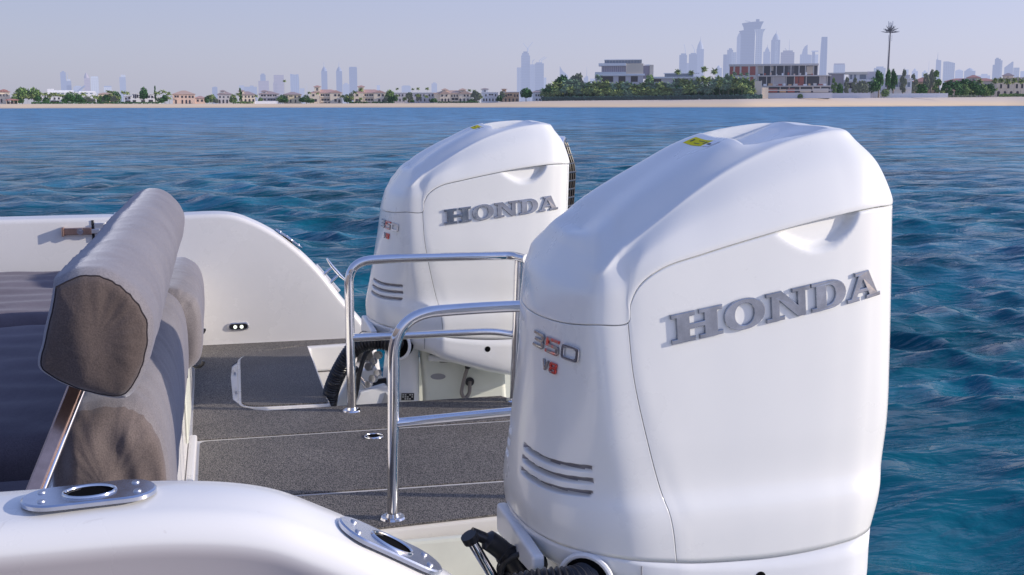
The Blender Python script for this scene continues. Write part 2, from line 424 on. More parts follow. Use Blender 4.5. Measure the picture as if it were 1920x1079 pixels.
def patch(name, rows, nrm, r0, r1, c0, c1, mat, parent, gap=(.001, .001, .001, .001), lip=.012, flip=False, disp=None):
    """open patch of a closed-ring sheet: rows r0..r1, columns c0..c1 (may wrap); edges pulled in and turned under"""
    nc = len(rows[0]); closed = (c1 - c0) >= nc
    cs = list(range(c0, c1 if closed else c1 + 1)); rs = list(range(r0, r1 + 1))
    G = [[rows[r][c % nc].copy() for c in cs] for r in rs]
    NN = [[nrm[r][c % nc] for c in cs] for r in rs]
    if disp:
        for i in range(len(rs)):
            for j in range(len(cs)):
                G[i][j] = G[i][j] + disp(G[i][j], NN[i][j])
    def pull(a, b, g):
        d = b - a
        return a + d * min(.6, g / max(d.length, 1e-6))
    nR = len(rs); nC = len(cs)
    G0 = [row[:] for row in G]
    if gap[0]:
        for j in range(nC): G[0][j] = pull(G0[0][j], G0[1][j], gap[0])
    if gap[1]:
        for j in range(nC): G[-1][j] = pull(G0[-1][j], G0[-2][j], gap[1])
    if not closed:
        for i in range(nR):
            if gap[2]: G[i][0] = pull(G[i][0], G[i][1], gap[2])
            if gap[3]: G[i][-1] = pull(G[i][-1], G[i][-2], gap[3])
    vs = [p for row in G for p in row]
    fs = []
    W = nC
    for i in range(nR - 1):
        for j in range(nC if closed else nC - 1):
            j2 = (j + 1) % nC
            f = (i * W + j, i * W + j2, (i + 1) * W + j2, (i + 1) * W + j)
            fs.append(f[::-1])
    # lips
    def add_lip(idx_pairs, l):
        loop = [k for k in idx_pairs]
        base = len(vs)
        for (i, j) in loop:
            vs.append(G[i][j] - NN[i][j] * l)
        return base
    def strip(loop, l, rev, wrap=False):
        base = add_lip(loop, l); n = len(loop)
        for k in range(n if wrap else n - 1):
            k2 = (k + 1) % n
            a = loop[k][0] * W + loop[k][1]; b = loop[k2][0] * W + loop[k2][1]
            f = (a, b, base + k2, base + k)
            fs.append(f if rev else f[::-1])
    if gap[0]: strip([(0, j) for j in range(nC)], lip, True, closed)
    if gap[1]: strip([(nR - 1, j) for j in range(nC)], lip, False, closed)
    if not closed:
        if gap[2]: strip([(i, 0) for i in range(nR)], lip, False)
        if gap[3]: strip([(i, nC - 1) for i in range(nR)], lip, True)
    return mesh_obj(name, vs, fs, mat, parent)

def sstep(a, b, x):
    if a == b: return 1.0 if x > a else 0.0
    t = max(0.0, min(1.0, (x - a) / (b - a))); return t * t * (3 - 2 * t)

def glyph(polys, holes=()):
    return polys, holes

def curve_mesh(polys, extrude, bev, res=2):
    """2D polygons (list of closed loops, holes included) -> solid bevelled mesh verts/faces in (a,b,h)"""
    cu = bpy.data.curves.new('outline', 'CURVE'); cu.dimensions = '2D'; cu.fill_mode = 'BOTH'
    cu.extrude = extrude; cu.bevel_depth = bev; cu.bevel_resolution = res; cu.offset = -bev
    for lp in polys:
        sp = cu.splines.new('POLY'); sp.points.add(len(lp) - 1); sp.use_cyclic_u = True
        for i, p in enumerate(lp): sp.points[i].co = (p[0], p[1], 0, 1)
    ob = bpy.data.objects.new('outline', cu); COL.objects.link(ob)
    dg = bpy.context.evaluated_depsgraph_get()
    me = bpy.data.meshes.new_from_object(ob.evaluated_get(dg))
    bpy.data.objects.remove(ob); bpy.data.curves.remove(cu)
    bm = bmesh.new(); bm.from_mesh(me); bmesh.ops.remove_doubles(bm, verts=bm.verts, dist=1e-6)
    vs = [tuple(v.co) for v in bm.verts]; fs = [tuple(v.index for v in f.verts) for f in bm.faces]
    bm.free(); bpy.data.meshes.remove(me)
    return vs, fs

def ell(cx, cy, rx, ry, n=36, p=2.0):
    out = []
    for i in range(n):
        a = 2 * PI * i / n; c, s = math.cos(a), math.sin(a)
        out.append((cx + rx * math.copysign(abs(c) ** (2 / p), c), cy + ry * math.copysign(abs(s) ** (2 / p), s)))
    return out

def glyph_H():
    return [[(0, 0), (.53, 0), (.53, .15), (.41, .15), (.41, .41), (.74, .41), (.74, .15), (.62, .15), (.62, 0), (1.15, 0), (1.15, .15), (1.03, .15),
             (1.03, .85), (1.15, .85), (1.15, 1), (.62, 1), (.62, .85), (.74, .85), (.74, .59), (.41, .59), (.41, .85), (.53, .85), (.53, 1), (0, 1),
             (0, .85), (.12, .85), (.12, .15), (0, .15)]], 1.15
def glyph_O():
    return [ell(.53, .5, .53, .53, 44, 2.15), ell(.53, .5, .25, .37, 36, 2.15)[::-1]], 1.06
def glyph_N():
    return [[(0, 0), (.46, 0), (.46, .14), (.33, .14), (.33, .68), (.79, 0), (1.0, 0), (1.0, .86), (1.12, .86), (1.12, 1), (.66, 1), (.66, .86), (.80, .86),
             (.80, .40), (.40, 1), (0, 1), (0, .86), (.13, .86), (.13, .14), (0, .14)]], 1.12
def glyph_D():
    out = [(0, 0), (.5, 0)]
    for i in range(1, 12):
        a = -PI / 2 + PI * i / 12
        out.append((.50 + .50 * math.cos(a) ** .9 if math.cos(a) > 0 else .5, .5 + .5 * math.sin(a)))
    out += [(.5, 1), (0, 1), (0, .86), (.13, .86), (.13, .14), (0, .14)]
    inn = [(.42, .16), (.47, .16)]
    for i in range(1, 10):
        a = -PI / 2 + PI * i / 10
        inn.append((.47 + .22 * math.cos(a), .5 + .34 * math.sin(a)))
    inn += [(.47, .84), (.42, .84)]
    return [out, inn[::-1]], 1.0
def glyph_A():
    return [[(0, 0), (.38, 0), (.38, .14), (.30, .14), (.345, .27), (.66, .27), (.70, .14), (.61, .14), (.61, 0), (1.1, 0), (1.1, .14), (1.0, .14),
             (.70, 1), (.25, 1), (.25, .86), (.36, .86), (.12, .14), (0, .14)],
            [(.39, .41), (.50, .72), (.61, .41)]], 1.1

def seg_digit(ch):
    """squared italic strokes for the small number badge, unit height, width 1.25"""
    t = .2
    if ch == '3': L = [[(0, 1), (1.1, 1), (1.22, .88), (1.22, .60), (1.12, .5), (1.22, .40), (1.22, .12), (1.1, 0), (0, 0), (0, t), (.98, t), (.98, .41), (.2, .41), (.2, .60), (.98, .60), (.98, 1 - t), (0, 1 - t)]]
    elif ch == '5': L = [[(0, 1), (1.22, 1), (1.22, 1 - t), (.24, 1 - t), (.24, .61), (1.1, .61), (1.22, .49), (1.22, .12), (1.1, 0), (0, 0), (0, t), (.98, t), (.98, .41), (0, .41)]]
    elif ch == '0': L = [ell(.66, .5, .66, .5, 28, 5), ell(.66, .5, .44, .29, 28, 5)[::-1]]
    elif ch == 'V': L = [[(0, 1), (.24, 1), (.55, .3), (.86, 1), (1.1, 1), (.68, 0), (.42, 0)]]
    else: L = [[(.12, 1), (1.0, 1), (1.12, .88), (1.12, .6), (1.02, .5), (1.12, .4), (1.12, .12), (1.0, 0), (.12, 0), (0, .12), (0, .4), (.1, .5), (0, .6), (0, .88)],
               [(.26, .81), (.26, .61), (.86, .61), (.86, .81)], [(.26, .39), (.26, .19), (.86, .19), (.86, .39)]]
    return [[(x + .12 * (y - .5), y) for x, y in lp] for lp in L]

def build_engine(label):
    root = empty('outboard_engine', ROOT)
    tag(root, label, 'boat engine', 'white outboard engines on the stern')
    top, body, low = engine_keys()
    half = 15 * NC     # index of rear centre
    cP = 4 * NC; cR = 13 * NC
    full = 30 * NC; K = 3
    K = 3; TR = sheet(top, [12, 18, 3, 3, 8, 12, 3], True, NC * K)
    BR = sheet(body, [40, 24, 70, 30, 6, 6], nc=NC * K)
    LR = sheet(low, [4, 4, 5, 5])
    off = Vector((-ROOT.x, 0, -ROOT.z))
    for S in (TR, BR, LR):
        for r in S:
            for i in range(len(r)): r[i] = r[i] + off
    TN, BN, LN = grid_normals(TR), grid_normals(BR), grid_normals(LR)
    ox, oz = ROOT.x, ROOT.z
    def disp_top(p, n):
        x = p.x + ox; y = p.y; z = p.z + oz
        if z < 1.85: return Vector((0, 0, 0))
        # intake scoop behind the sticker: deep at its front edge, rising aft
        w = abs(y)
        f = sstep(1.000, 1.008, x) * max(0, 1 - (x - 1.0) / .185) ** .8 * (1 - sstep(.118, .128, w))
        return Vector((0, 0, -.048 * f + .007 * sstep(0, .09, y) * sstep(1.87, 1.93, z) - .009 * (sstep(.05, .12, w) * (1 - sstep(.128, .175, w)) * sstep(.97, 1.04, x) * (1 - sstep(1.12, 1.18, x)) if y < 0 else 0)))
    tc = patch('top_cowl', TR, TN, 0, len(TR) - 1, 0, full * K, M['engine'], root, gap=(0, .0012, 0, 0), lip=.030, disp=disp_top)
    # handle scoop under the seam + louvres
    def seamz(x):
        return interp(x, [(.86, 1.725), (.944, 1.747), (1.05, 1.772), (1.15, 1.791), (1.218, 1.80)])
    lowb = [(.995, .0), (1.02, .030), (1.05, .052), (1.09, .060), (1.13, .056), (1.16, .044), (1.178, .028), (1.190, 0)]
    def disp_side(p, n):
        x = p.x + ox; z = p.z + oz
        if x < .995 or x > 1.19 or z < 1.68: return Vector((0, 0, 0))
        d = seamz(x) - z; b = .060 * math.sin(PI * min(1, (x - .995) / .195) ** 1.25) ** .8
        if d > b or b < .001: return Vector((0, 0, 0))
        t = (b - d)
        k = sstep(0, .016, t) * (1 - sstep(1.160, 1.188, x)) * max(0, (x - .995) / .17) ** .7
        return n * (-.024 * k)
    sp1 = patch('side_panel', BR, BN, 0, len(BR) - 1, cP * K, cR * K, M['engine'], root, gap=(.0012, .0010, .0028, .0012), lip=.012, disp=disp_side)
    sp2 = patch('side_panel', BR, BN, 0, len(BR) - 1, (full - cR) * K, (full - cP) * K, M['engine'], root, gap=(.0012, .0010, .0012, .0028), lip=.012, disp=disp_side)
    rc = patch('rear_cover', BR, BN, 0, len(BR) - 1, cR * K, (full - cR) * K, M['engine'], root, gap=(.0012, .0010, .0012, .0012), lip=.012)
    # louvres: three slots on each flank of the nose
    SL = [(1.348, 1.290), (1.322, 1.263), (1.294, 1.234)]
    def disp_front(p, n):
        x = p.x + ox; z = p.z + oz; w = abs(p.y)
        if z > 1.345 or z < 1.225 or w < .05 or w > .234: return Vector((0, 0, 0))
        tt = (w - .05) / .184
        k = 0
        for za in LV:
            zc = za - .004 * math.sin(PI * tt)
            d = z - zc
            if -.0074 < d < .0070:
                k = max(k, sstep(-.0074, .002, d) * (1 - sstep(.0056, .0070, d)))
        e = sstep(.05, .06, w) * (1 - sstep(.231, .234, w))
        return n * (-.016 * k * e)
    LV = [1.318, 1.2935, 1.269]
    fc = patch('front_cover', BR, BN, 0, len(BR) - 1, (full - cP) * K, (full + cP) * K, M['engine'], root, gap=(.0012, .0010, .0012, .0012), lip=.012, disp=disp_front)
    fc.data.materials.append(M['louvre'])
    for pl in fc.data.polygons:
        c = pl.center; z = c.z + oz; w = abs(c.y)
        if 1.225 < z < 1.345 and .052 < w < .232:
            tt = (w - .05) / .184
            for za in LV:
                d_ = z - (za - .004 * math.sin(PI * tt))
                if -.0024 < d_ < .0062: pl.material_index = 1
    lc = patch('lower_cowl', LR, LN, 0, len(LR) - 1, 0, full, M['engine_shade'], root, gap=(.0010, 0, 0, 0), lip=.012)
    # dark liner behind the gaps
    vs = []; fs = []
    def shr(p): return Vector(((p.x + .0) * .90 + .002, p.y * .84, p.z))
    rows = [[shr(TR[r][c]) - Vector((0, 0, .05)) for c in range(0, full * K, 12)] for r in range(10, len(TR), 6)] + \
           [[shr(BR[r][c]) for c in range(0, full * K, 12)] for r in range(8, len(BR), 8)]
    # dip at the louvres/scoops stays inside because of the 36 mm offset
    W = len(rows[0])
    for r in rows: vs += r
    for i in range(len(rows) - 1):
        for j in range(W):
            fs.append((i * W + j, (i + 1) * W + j, (i + 1) * W + (j + 1) % W, i * W + (j + 1) % W))
    mesh_obj('inner_liner', vs, fs, M['gap'], root)
    # ---------------- badges
    def bvh_of(o): return BVHTree.FromPolygons([v.co.copy() for v in o.data.vertices], [tuple(p.vertices) for p in o.data.polygons])
    bs = bvh_of(sp1); bf = bvh_of(fc); bt = bvh_of(tc)
    H = .0560
    x0, z0 = .799, 1.5585; ang = math.radians(9.3)
    e1 = Vector((math.cos(ang), 0, math.sin(ang))); e2 = Vector((-math.sin(ang) * .5, 0, 1)).normalized()
    a = 0
    for side in (-1, 1):
        a = 0; tree = bs if side < 0 else bvh_of(sp2)
        seq = [glyph_H, glyph_O, glyph_N, glyph_D, glyph_A]
        for gi, g in enumerate(seq):
            polys, wd = g()
            sc = H; wf = (1.60, 1.40, 1.48, 1.36, 1.30)[gi]
            vs0, fs0 = curve_mesh([[(x * sc * wf, y * sc) for x, y in lp] for lp in polys], .0022, .0012)
            vs1 = []
            for (u, v, h) in vs0:
                uu = a + u
                P = Vector((x0 - ox, 0, z0 - oz)) + e1 * uu + e2 * v
                if side > 0: pass
                o_ = Vector((P.x, side * .6, P.z)); hit = tree.ray_cast(o_, Vector((0, -side, 0)))
                y = hit[0].y if hit[0] else side * .27
                vs1.append((P.x, y + side * (h + .0028), P.z))
            wgt = wd * sc * wf
            a += wgt + H * .055
            if side < 0:
                lt = mesh_obj('letter', vs1, fs0, M['badge'], root, smooth=False)
                lt['label'] = 'chrome letter %s of the badge' % 'HONDA'[gi]
            else:
                mesh_obj('letter', vs1, fs0, M['badge'], root, smooth=False)
    # number badges on the nose flank
    for side in (-1,):
        p0 = Vector((.585 - ox, -.055, 0)); p1 = Vector((.640 - ox, -.200, 0))
        e = (p1 - p0).normalized(); nn = Vector((e.y, -e.x, 0))
        if nn.x > 0: nn = -nn
        def badge(chars, a0, zb, h, wf, mats, names):
            a = a0
            for ch, mt in zip(chars, mats):
                vs0, fs0 = curve_mesh([[(x * h * wf, y * h) for x, y in lp] for lp in seg_digit(ch)], .0012, .0008, 1)
                vs1 = []
                for (u, v, hh) in vs0:
                    P = p0 + e * (a + u); P.z = zb - oz + v - .02 * (a + u)
                    hit = bf.ray_cast(P + nn * .2, -nn)
                    q = hit[0] if hit[0] else P
                    vs1.append(q + nn * (hh + .0030))
                mesh_obj(names, vs1, fs0, mt, root, smooth=False)
                a += h * wf * 1.48 if ch != 'V' else h * wf * 1.3
        badge('350', -.008, 1.523, .031, 1.36, [M['dbadge'], M['red_glint'], M['badge2']], 'number_badge')
        badge('V8', .045, 1.487, .021, 1.10, [M['dbadge'], M['red_glint']], 'number_badge')
    # sticker on the top
    def on_top(x, w):
        hit = bt.ray_cast(Vector((x - ox, w, 3)), Vector((0, 0, -1)))
        return hit[0], hit[1]
    def decal(name, pts, mat, up=.0006, n=6):
        (ax, ay), (bx, by), (cx, cy), (dx, dy) = pts
        vs = []; fs = []
        for i in range(n + 1):
            for j in range(n + 1):
                s, t = i / n, j / n
                x = (ax * (1 - s) + bx * s) * (1 - t) + (dx * (1 - s) + cx * s) * t
                y = (ay * (1 - s) + by * s) * (1 - t) + (dy * (1 - s) + cy * s) * t
                p, nm = on_top(x, y); vs.append(p + Vector((0, 0, up)))
        for i in range(n):
            for j in range(n):
                k = i * (n + 1) + j; fs.append((k, k + n + 1, k + n + 2, k + 1))
        return mesh_obj(name, vs, fs, mat, root)
    st = decal('warning_sticker', [(.948, .060), (.948, -.035), (.977, -.035), (.977, .060)], M['yellow'])
    decal('warning_sticker', [(.948, -.036), (.948, -.070), (.977, -.070), (.977, -.036)], M['plate'])
    mk = [((.9575, .047), (.9575, .039), (.968, .039), (.968, .047)), ((.9555, .020), (.9555, -.008), (.9575, -.008), (.9575, .020)),
          ((.967, .020), (.967, -.010), (.969, -.010), (.969, .020)), ((.958, -.019), (.958, -.027), (.968, -.027), (.968, -.019)),
          ((.957, -.042), (.957, -.058), (.962, -.058), (.962, -.042))]
    for q in mk:
        d_ = decal('sticker_print', list(q), M['ink'], .0012, 2); d_.parent = st
    # rear grille with its bright surround
    g = [(.0, 1.905), (.105, 1.895), (.186, 1.77), (.196, 1.66), (.145, 1.45), (.0, 1.43)]
    def gx(w, z): return 1.391 - .56 * math.sqrt(w * w + .0009) - .42 * max(0, z - 1.78) - .30 * max(0, 1.52 - z)
    def gx2(w, z): return 1.390 - .56 * math.sqrt(w * w + .0009) - .42 * max(0, z - 1.78) - .30 * max(0, 1.52 - z)
    def outline(k, dx, G=gx):
        pts = [(w * k, 1.665 + (z - 1.665) * k) for w, z in g]
        pts = pts + [(-w, z) for w, z in pts[-2:0:-1]]
        pts = [Vector((a, b, 0)) for a, b in pts]
        n = len(pts); out = []
        for i in range(n):
            a, b, c = pts[i - 1], pts[i], pts[(i + 1) % n]
            for t in (0, .25, .5, .75, 1):
                p0 = b + (a - b) * .18; p1 = b + (c - b) * .18
                q = p0 * (1 - t) ** 2 + b * 2 * t * (1 - t) + p1 * t * t
                out.append(Vector((G(abs(q.x), q.y) + dx - ox, q.x, q.y - oz)))
        return out
    A, B_, C_, D_ = outline(1.01, -.060), outline(1.0, -.001), outline(.96, .003), outline(.94, -.004)
    n = len(A); fs = []
    for r in range(3):
        for j in range(n): fs.append((r * n + j, (r + 1) * n + j, (r + 1) * n + (j + 1) % n, r * n + (j + 1) % n))
    tr = mesh_obj('grille_surround', A + B_ + C_ + D_, fs, M['chrome'], root); fix_normals(tr)
    E_, F_, G_ = outline(.90, -.004, gx2), outline(.60, -.004, gx2), outline(.25, -.004, gx2)
    cpt = Vector((1.368 - ox, 0, 1.665 - oz))
    fs = [(r * n + j, (r + 1) * n + j, (r + 1) * n + (j + 1) % n, r * n + (j + 1) % n) for r in range(3) for j in range(n)]
    bk = mesh_obj('grille_back', D_ + E_ + F_ + G_ + [cpt], fs + [(3 * n + j, 3 * n + (j + 1) % n, 4 * n) for j in range(n)], M['black'], root); fix_normals(bk)
    mb = MB()
    for k in range(13):
        z = 1.47 + k * .033; ww = interp(z, [(1.43, .11), (1.45, .130), (1.66, .180), (1.77, .170), (1.895, .095)])
        mb.tube([Vector((gx2(abs(w), z) + .001 - ox, w, z - oz)) for w in [ww * (i / 8 - 1) for i in range(17)]], .0045, 6)
    for w in (-.16, -.12, -.08, -.04, 0, .04, .08, .12, .16):
        zs = [1.45 + i * .043 for i in range(11)]
        mb.tube([Vector((gx2(abs(w), z) + .001 - ox, w, z - oz)) for z in zs if not (abs(w) > .13 and (z > 1.84 or z < 1.5))], .004, 6)
    mb.build('grille', M['black'], root, smooth=True)
    return root, tc, decal, bt
# ------------------------------------------------------------------ the two engines
engine_near, tcowl, decal, btree = build_engine('large white outboard engine nearest the camera, chrome lettering across its side')
def copy_tree(o, parent=None):
    c = o.copy(); COL.objects.link(c); c.parent = parent
    for ch in list(o.children): copy_tree(ch, c)
    return c
engine_far = copy_tree(engine_near)
engine_far.location = (.842, VC + SP, .5945); engine_far.rotation_euler = (0, .06, 0)
engine_far['label'] = 'white outboard engine on the far hull, seen beyond the chrome handrails'

def add_mount(root, near):
    """clamp bracket, swivel case, hose, steering ram and cables under the cowl; local to the engine root"""
    ox, oz = ROOT.x, ROOT.z
    def P(x, w, z): return Vector((x - ox, w, z - oz))
    # swivel case: rounded casting
    def egg(q, n):
        t = (q.z + .2) / .4
        return Vector((q.x * (1 - .25 * t), q.y * (1 - .35 * t), q.z))
    vs, fs = rbox(.70 - ox, -.03, .90 - oz, .075, .12, .20, .06, 10, egg)
    mesh_obj('swivel_case', vs, fs, M['engine_shade'], root)
    m = MB()
    m.prism([(.40 - ox, .62 - oz), (.60 - ox, .60 - oz), (.70 - ox, .82 - oz), (.62 - ox, .93 - oz), (.52 - ox, .90 - oz)], -.175, -.140, 'y')
    m.build('clamp_bracket', M['engine_shade'], root, bev=.008); m = MB()
    m.prism([(.40 - ox, .62 - oz), (.60 - ox, .60 - oz), (.70 - ox, .82 - oz), (.62 - ox, .93 - oz), (.52 - ox, .90 - oz)], .140, .175, 'y')
    m.build('clamp_bracket', M['engine_shade'], root, bev=.008)
    m = MB(); m.prism([(.545 - ox, .66 - oz), (.60 - ox, .66 - oz), (.665 - ox, .84 - oz), (.62 - ox, .90 - oz)], -.182, -.176, 'y')
    m.disc(P(.60, -.182, .80), (0, -1, 0), .014, .012, 12); m.disc(P(.61, -.182, .72), (0, -1, 0), .012, .012, 12)
    m.build('bracket_plate', M['satin'], root)
    # midsection leg going down into the water
    rows = []
    for z, x0, x1, w in ((1.04, .80, 1.10, .09), (.80, .80, 1.04, .07), (.45, .74, .98, .06), (.10, .76, .96, .05), (-.25, .76, .95, .035)):
        rows.append([P((x0 + x1) / 2 + (x1 - x0) / 2 * c, w * s_, z) for c, s_ in [(math.cos(a), math.sin(a)) for a in [2 * PI * i / 24 for i in range(24)]]])
    vs = [p for r in rows for p in r]; fs = [(i * 24 + j, i * 24 + (j + 1) % 24, (i + 1) * 24 + (j + 1) % 24, (i + 1) * 24 + j) for i in range(4) for j in range(24)]
    o = mesh_obj('midsection', vs, fs, M['engine_shade'], root); fix_normals(o)
    # apron plate on the front of the lower cowl
    m = MB(); m.prism([(-.205, 1.146 - oz), (-.04, 1.150 - oz), (.10, 1.150 - oz), (.10, 1.085 - oz), (-.04, 1.085 - oz), (-.17, 1.100 - oz), (-.207, 1.118 - oz)], .550 - ox, .575 - ox, 'x')
    o = m.build('front_apron', M['engine_shade'], root, bev=.008, seg=3)
    # dark opening the hose comes out of
    m = MB(); m.disc(P(.668, -.212, 1.098), (-.62, -.78, -.05), .052, .034, 28, .050); m.build('hose_opening', M['hole'], root, smooth=True)
    m = MB(); c = P(.668, -.212, 1.098); nn = Vector((-.62, -.78, -.05)).normalized(); t1 = nn.cross(Vector((0, 0, 1)))
    m.tube([c + nn * .034 + (t1 * math.cos(a) + Vector((0, 0, 1)) * math.sin(a)) * .054 for a in [2 * PI * i / 32 for i in range(32)]], .006, 8, closed=True)
    m.build('opening_rim', M['engine_shade'], root, smooth=True)
    # corrugated hose
    path = smooth_curve([P(.675, -.205, 1.100), P(.615, -.262, 1.110), P(.55, -.262, 1.112), P(.49, -.235, 1.085), P(.452, -.21, 1.02), P(.418, -.17, .92), P(.395, -.12, .79), P(.30, -.10, .72)], 30)
    L = [0]
    for a, b in zip(path, path[1:]): L.append(L[-1] + (b - a).length)
    fine = []; rr = []
    tot = L[-1]; k = 0; nst = int(tot / .0022)
    for i in range(nst + 1):
        d = tot * i / nst
        while k < len(L) - 2 and L[k + 1] < d: k += 1
        f = (d - L[k]) / max(1e-6, L[k + 1] - L[k]); fine.append(path[k].lerp(path[k + 1], f))
        rr.append(.0285 + .0030 * math.sin(2 * PI * d / .0105))
    m = MB(); m.tube(fine, rr, 22); m.build('corrugated_hose', M['hose'], root, smooth=True)
    # steering ram with bright rod, cables
    m = MB(); m.tube([P(.452, -.085, 1.148), P(.512, -.07, 1.040)] if near else [P(.50, -.13, .98), P(.56, -.11, .90)], .0105, 14); m.build('steering_rod', M['chrome'], root, smooth=True)
    m = MB()
    a0, a1 = (P(.450, -.086, 1.153), P(.512, -.07, 1.040)) if near else (P(.50, -.13, .98), P(.56, -.11, .90))
    m.tube([a0, a0.lerp(a1, .12)], .017, 14)
    if near:
        m.tube(smooth_curve([a0 + Vector((.008, .012, 0)), P(.492, -.075, 1.135), P(.530, -.07, 1.10), P(.555, -.07, 1.06)], 6), [.012] * 6 + [.021] * 6 + [.024] * 7, 12)
    m.tube([a1, a1 + Vector((.05, .01, -.05))], .026, 16)
    m.tube([a1 + Vector((.02, .04, .0)), a1 + Vector((.10, .05, .01))], .024, 14)
    m.disc(P(.545, -.06, 1.06), (-.5, -.8, .2), .022, .03, 14)
    m.disc(P(.60, -.07, 1.075), (-.7, -.6, .1), .022, .03, 14)
    m.build('steering_ram', M['black'], root, smooth=True)
    m = MB()
    m.tube(smooth_curve([P(.60, -.16, 1.08), P(.545, -.18, 1.06), P(.515, -.20, .98), P(.50, -.20, .88), P(.45, -.19, .76)], 10), .009, 10)
    m.tube(smooth_curve([P(.575, -.06, 1.10), P(.535, -.085, 1.118), P(.505, -.10, 1.085), P(.525, -.09, 1.045)], 10), .0016, 6)
    m.tube(smooth_curve([P(.62, -.10, 1.10), P(.56, -.10, 1.11), P(.525, -.09, 1.09), P(.51, -.08, 1.02)], 10), .006, 8)
    m.build('cable', M['rubber'], root, smooth=True)
    m = MB()
    for i in range(7):
        c = P(.560 + .016 * (i % 3), -.17 + .012 * (i // 3), .93 + .022 * i)
        m.disc(c, (-.6, -.75, .1), .013 + .003 * (i % 2), .018, 12)
    m.build('hydraulic_fitting', M['satin'], root, smooth=True)
    m = MB(); m.disc(P(.985, -.2835, 1.093), (0, -1, 0), .011, .006, 20); m.build('flush_port', M['hole'], root, smooth=True)
    m = MB(); m.disc(P(.845, -.2815, 1.100), (0, -1, 0), .009, .006, 18); m.build('screw_recess', M['groove'], root, smooth=True)
    m = MB(); m.tube([P(.742, -.2855, 1.138), P(.744, -.2795, 1.09)], .0016, 6); m.build('cowl_seam', M['groove'], root)
    m = MB(); m.prism([(.76 - ox, 1.075 - oz), (.88 - ox, 1.06 - oz), (1.10 - ox, 1.02 - oz), (1.14 - ox, .70 - oz), (.80 - ox, .70 - oz), (.785 - ox, .90 - oz)], -.105, -.02, 'y'); m.build('midsection_cover', M['cream'], root, bev=.02, seg=4)
    m = MB(); m.tube(smooth_curve([P(.80, -.106, 1.032), P(.84, -.108, 1.018), P(.90, -.108, 1.022), P(.915, -.106, 1.02)], 5), [.006] * 5 + [.016] * 10 + [.008], 12); m.build('clamp_slot', M['hole'], root, smooth=True)
    m = MB(); m.tube([P(.79, -.13, 1.025), P(.885, -.13, 1.02)], .013, 12); m.build('tilt_pin', M['engine_shade'], root, smooth=True)
    m = MB(); m.prism([(.835 - ox + .030 * math.cos(a), .945 - oz + .012 * math.sin(a)) for a in [2 * PI * i / 24 for i in range(24)]], -.1065, -.104, 'y'); m.build('cast_recess', M['groove'], root)
    # rating plate on the swivel case
    m = MB(); m.box(.685 - ox, .735 - ox, -.1545, -.1525, .862 - oz, .890 - oz); lab = m.build('rating_plate', M['ink'], root)
    m = MB()
    for i in range(3):
        for j in range(5):
            if (i * 5 + j) % 4: m.box(.689 + j * .009 - ox, .695 + j * .009 - ox, -.1555, -.1547, .866 + i * .008 - oz, .869 + i * .008 - oz)
    m.build('plate_print', M['engine'], lab)
add_mount(engine_near, True); add_mount(engine_far, False)
# flushing hose on the far engine's leg
ox, oz = ROOT.x, ROOT.z
m = MB()
m.tube(smooth_curve([(.945 - ox, -.135, .99 - oz), (.930 - ox, -.14, .93 - oz), (.925 - ox, -.145, .885 - oz), (.938 - ox, -.145, .868 - oz), (.955 - ox, -.14, .885 - oz), (.962 - ox, -.11, .925 - oz)], 8), .0075, 10)
m.build('flushing_hose', simple('grey_hose', (.22, .20, .19), .5, var=.1), engine_far, smooth=True)
m = MB(); m.disc((.945 - ox, -.135, .985 - oz), (0, 0, 1), .011, .018, 16); m.disc((.962 - ox, -.106, .925 - oz), (0, -1, .1), .018, .006, 18)
m.build('hose_fitting', M['black'], engine_far, smooth=True)

# ------------------------------------------------------------------ the boat
boat = empty('motor_boat', (0, 3.4, 0))
tag(boat, 'white twin hulled motor boat with dark carpeted stern deck and curved bulwarks', 'boat')
BO = Vector((0, -3.4, 0))
def bobj(mb_or, name, mat, parent=boat, **k):
    mb_or.v = [tuple(Vector(v) + BO) for v in mb_or.v]
    return mb_or.build(name, mat, parent, **k)
def bmesh_(name, vs, fs, mat, parent=boat, smooth=True):
    return mesh_obj(name, [Vector(v) + BO for v in vs], fs, mat, parent, smooth)

VN, VF = 1.50, 5.50         # inner faces of the bulwarks
UT = .365                   # transom line beside the engines
UE = 1.10                   # aft edge of the middle platform
m = MB()
# deck moulding: middle platform, two side decks, the hull sides under them
m.prism([(-2.6, VN), (UT, VN), (UT, 2.935), (UE, 2.985), (UE, 4.10), (1.02, 4.235), (UT, 4.235), (UT, 5.345), (.56, 5.36), (.60, VF), (-2.6, VF)], ZD - .12, ZD)
bobj(m, 'deck', M['gelcoat'], bev=.012, seg=3)
m = MB()
m.prism([(-2.6, 1.46), (.60, 1.46), (.60, 1.50), (UT - .02, 1.50), (UT - .02, 2.90), (-2.6, 2.90)], -.5, ZD - .125)
m.prism([(-2.6, 4.27), (UT - .02, 4.27), (UT - .02, 5.36), (.66, 5.36), (.66, 5.62), (-2.6, 5.62)], -.5, ZD - .125)
m.box(-2.6, UE - .05, 2.95, 4.2, .45, ZD - .125)
bobj(m, 'hull', M['gelcoat'])
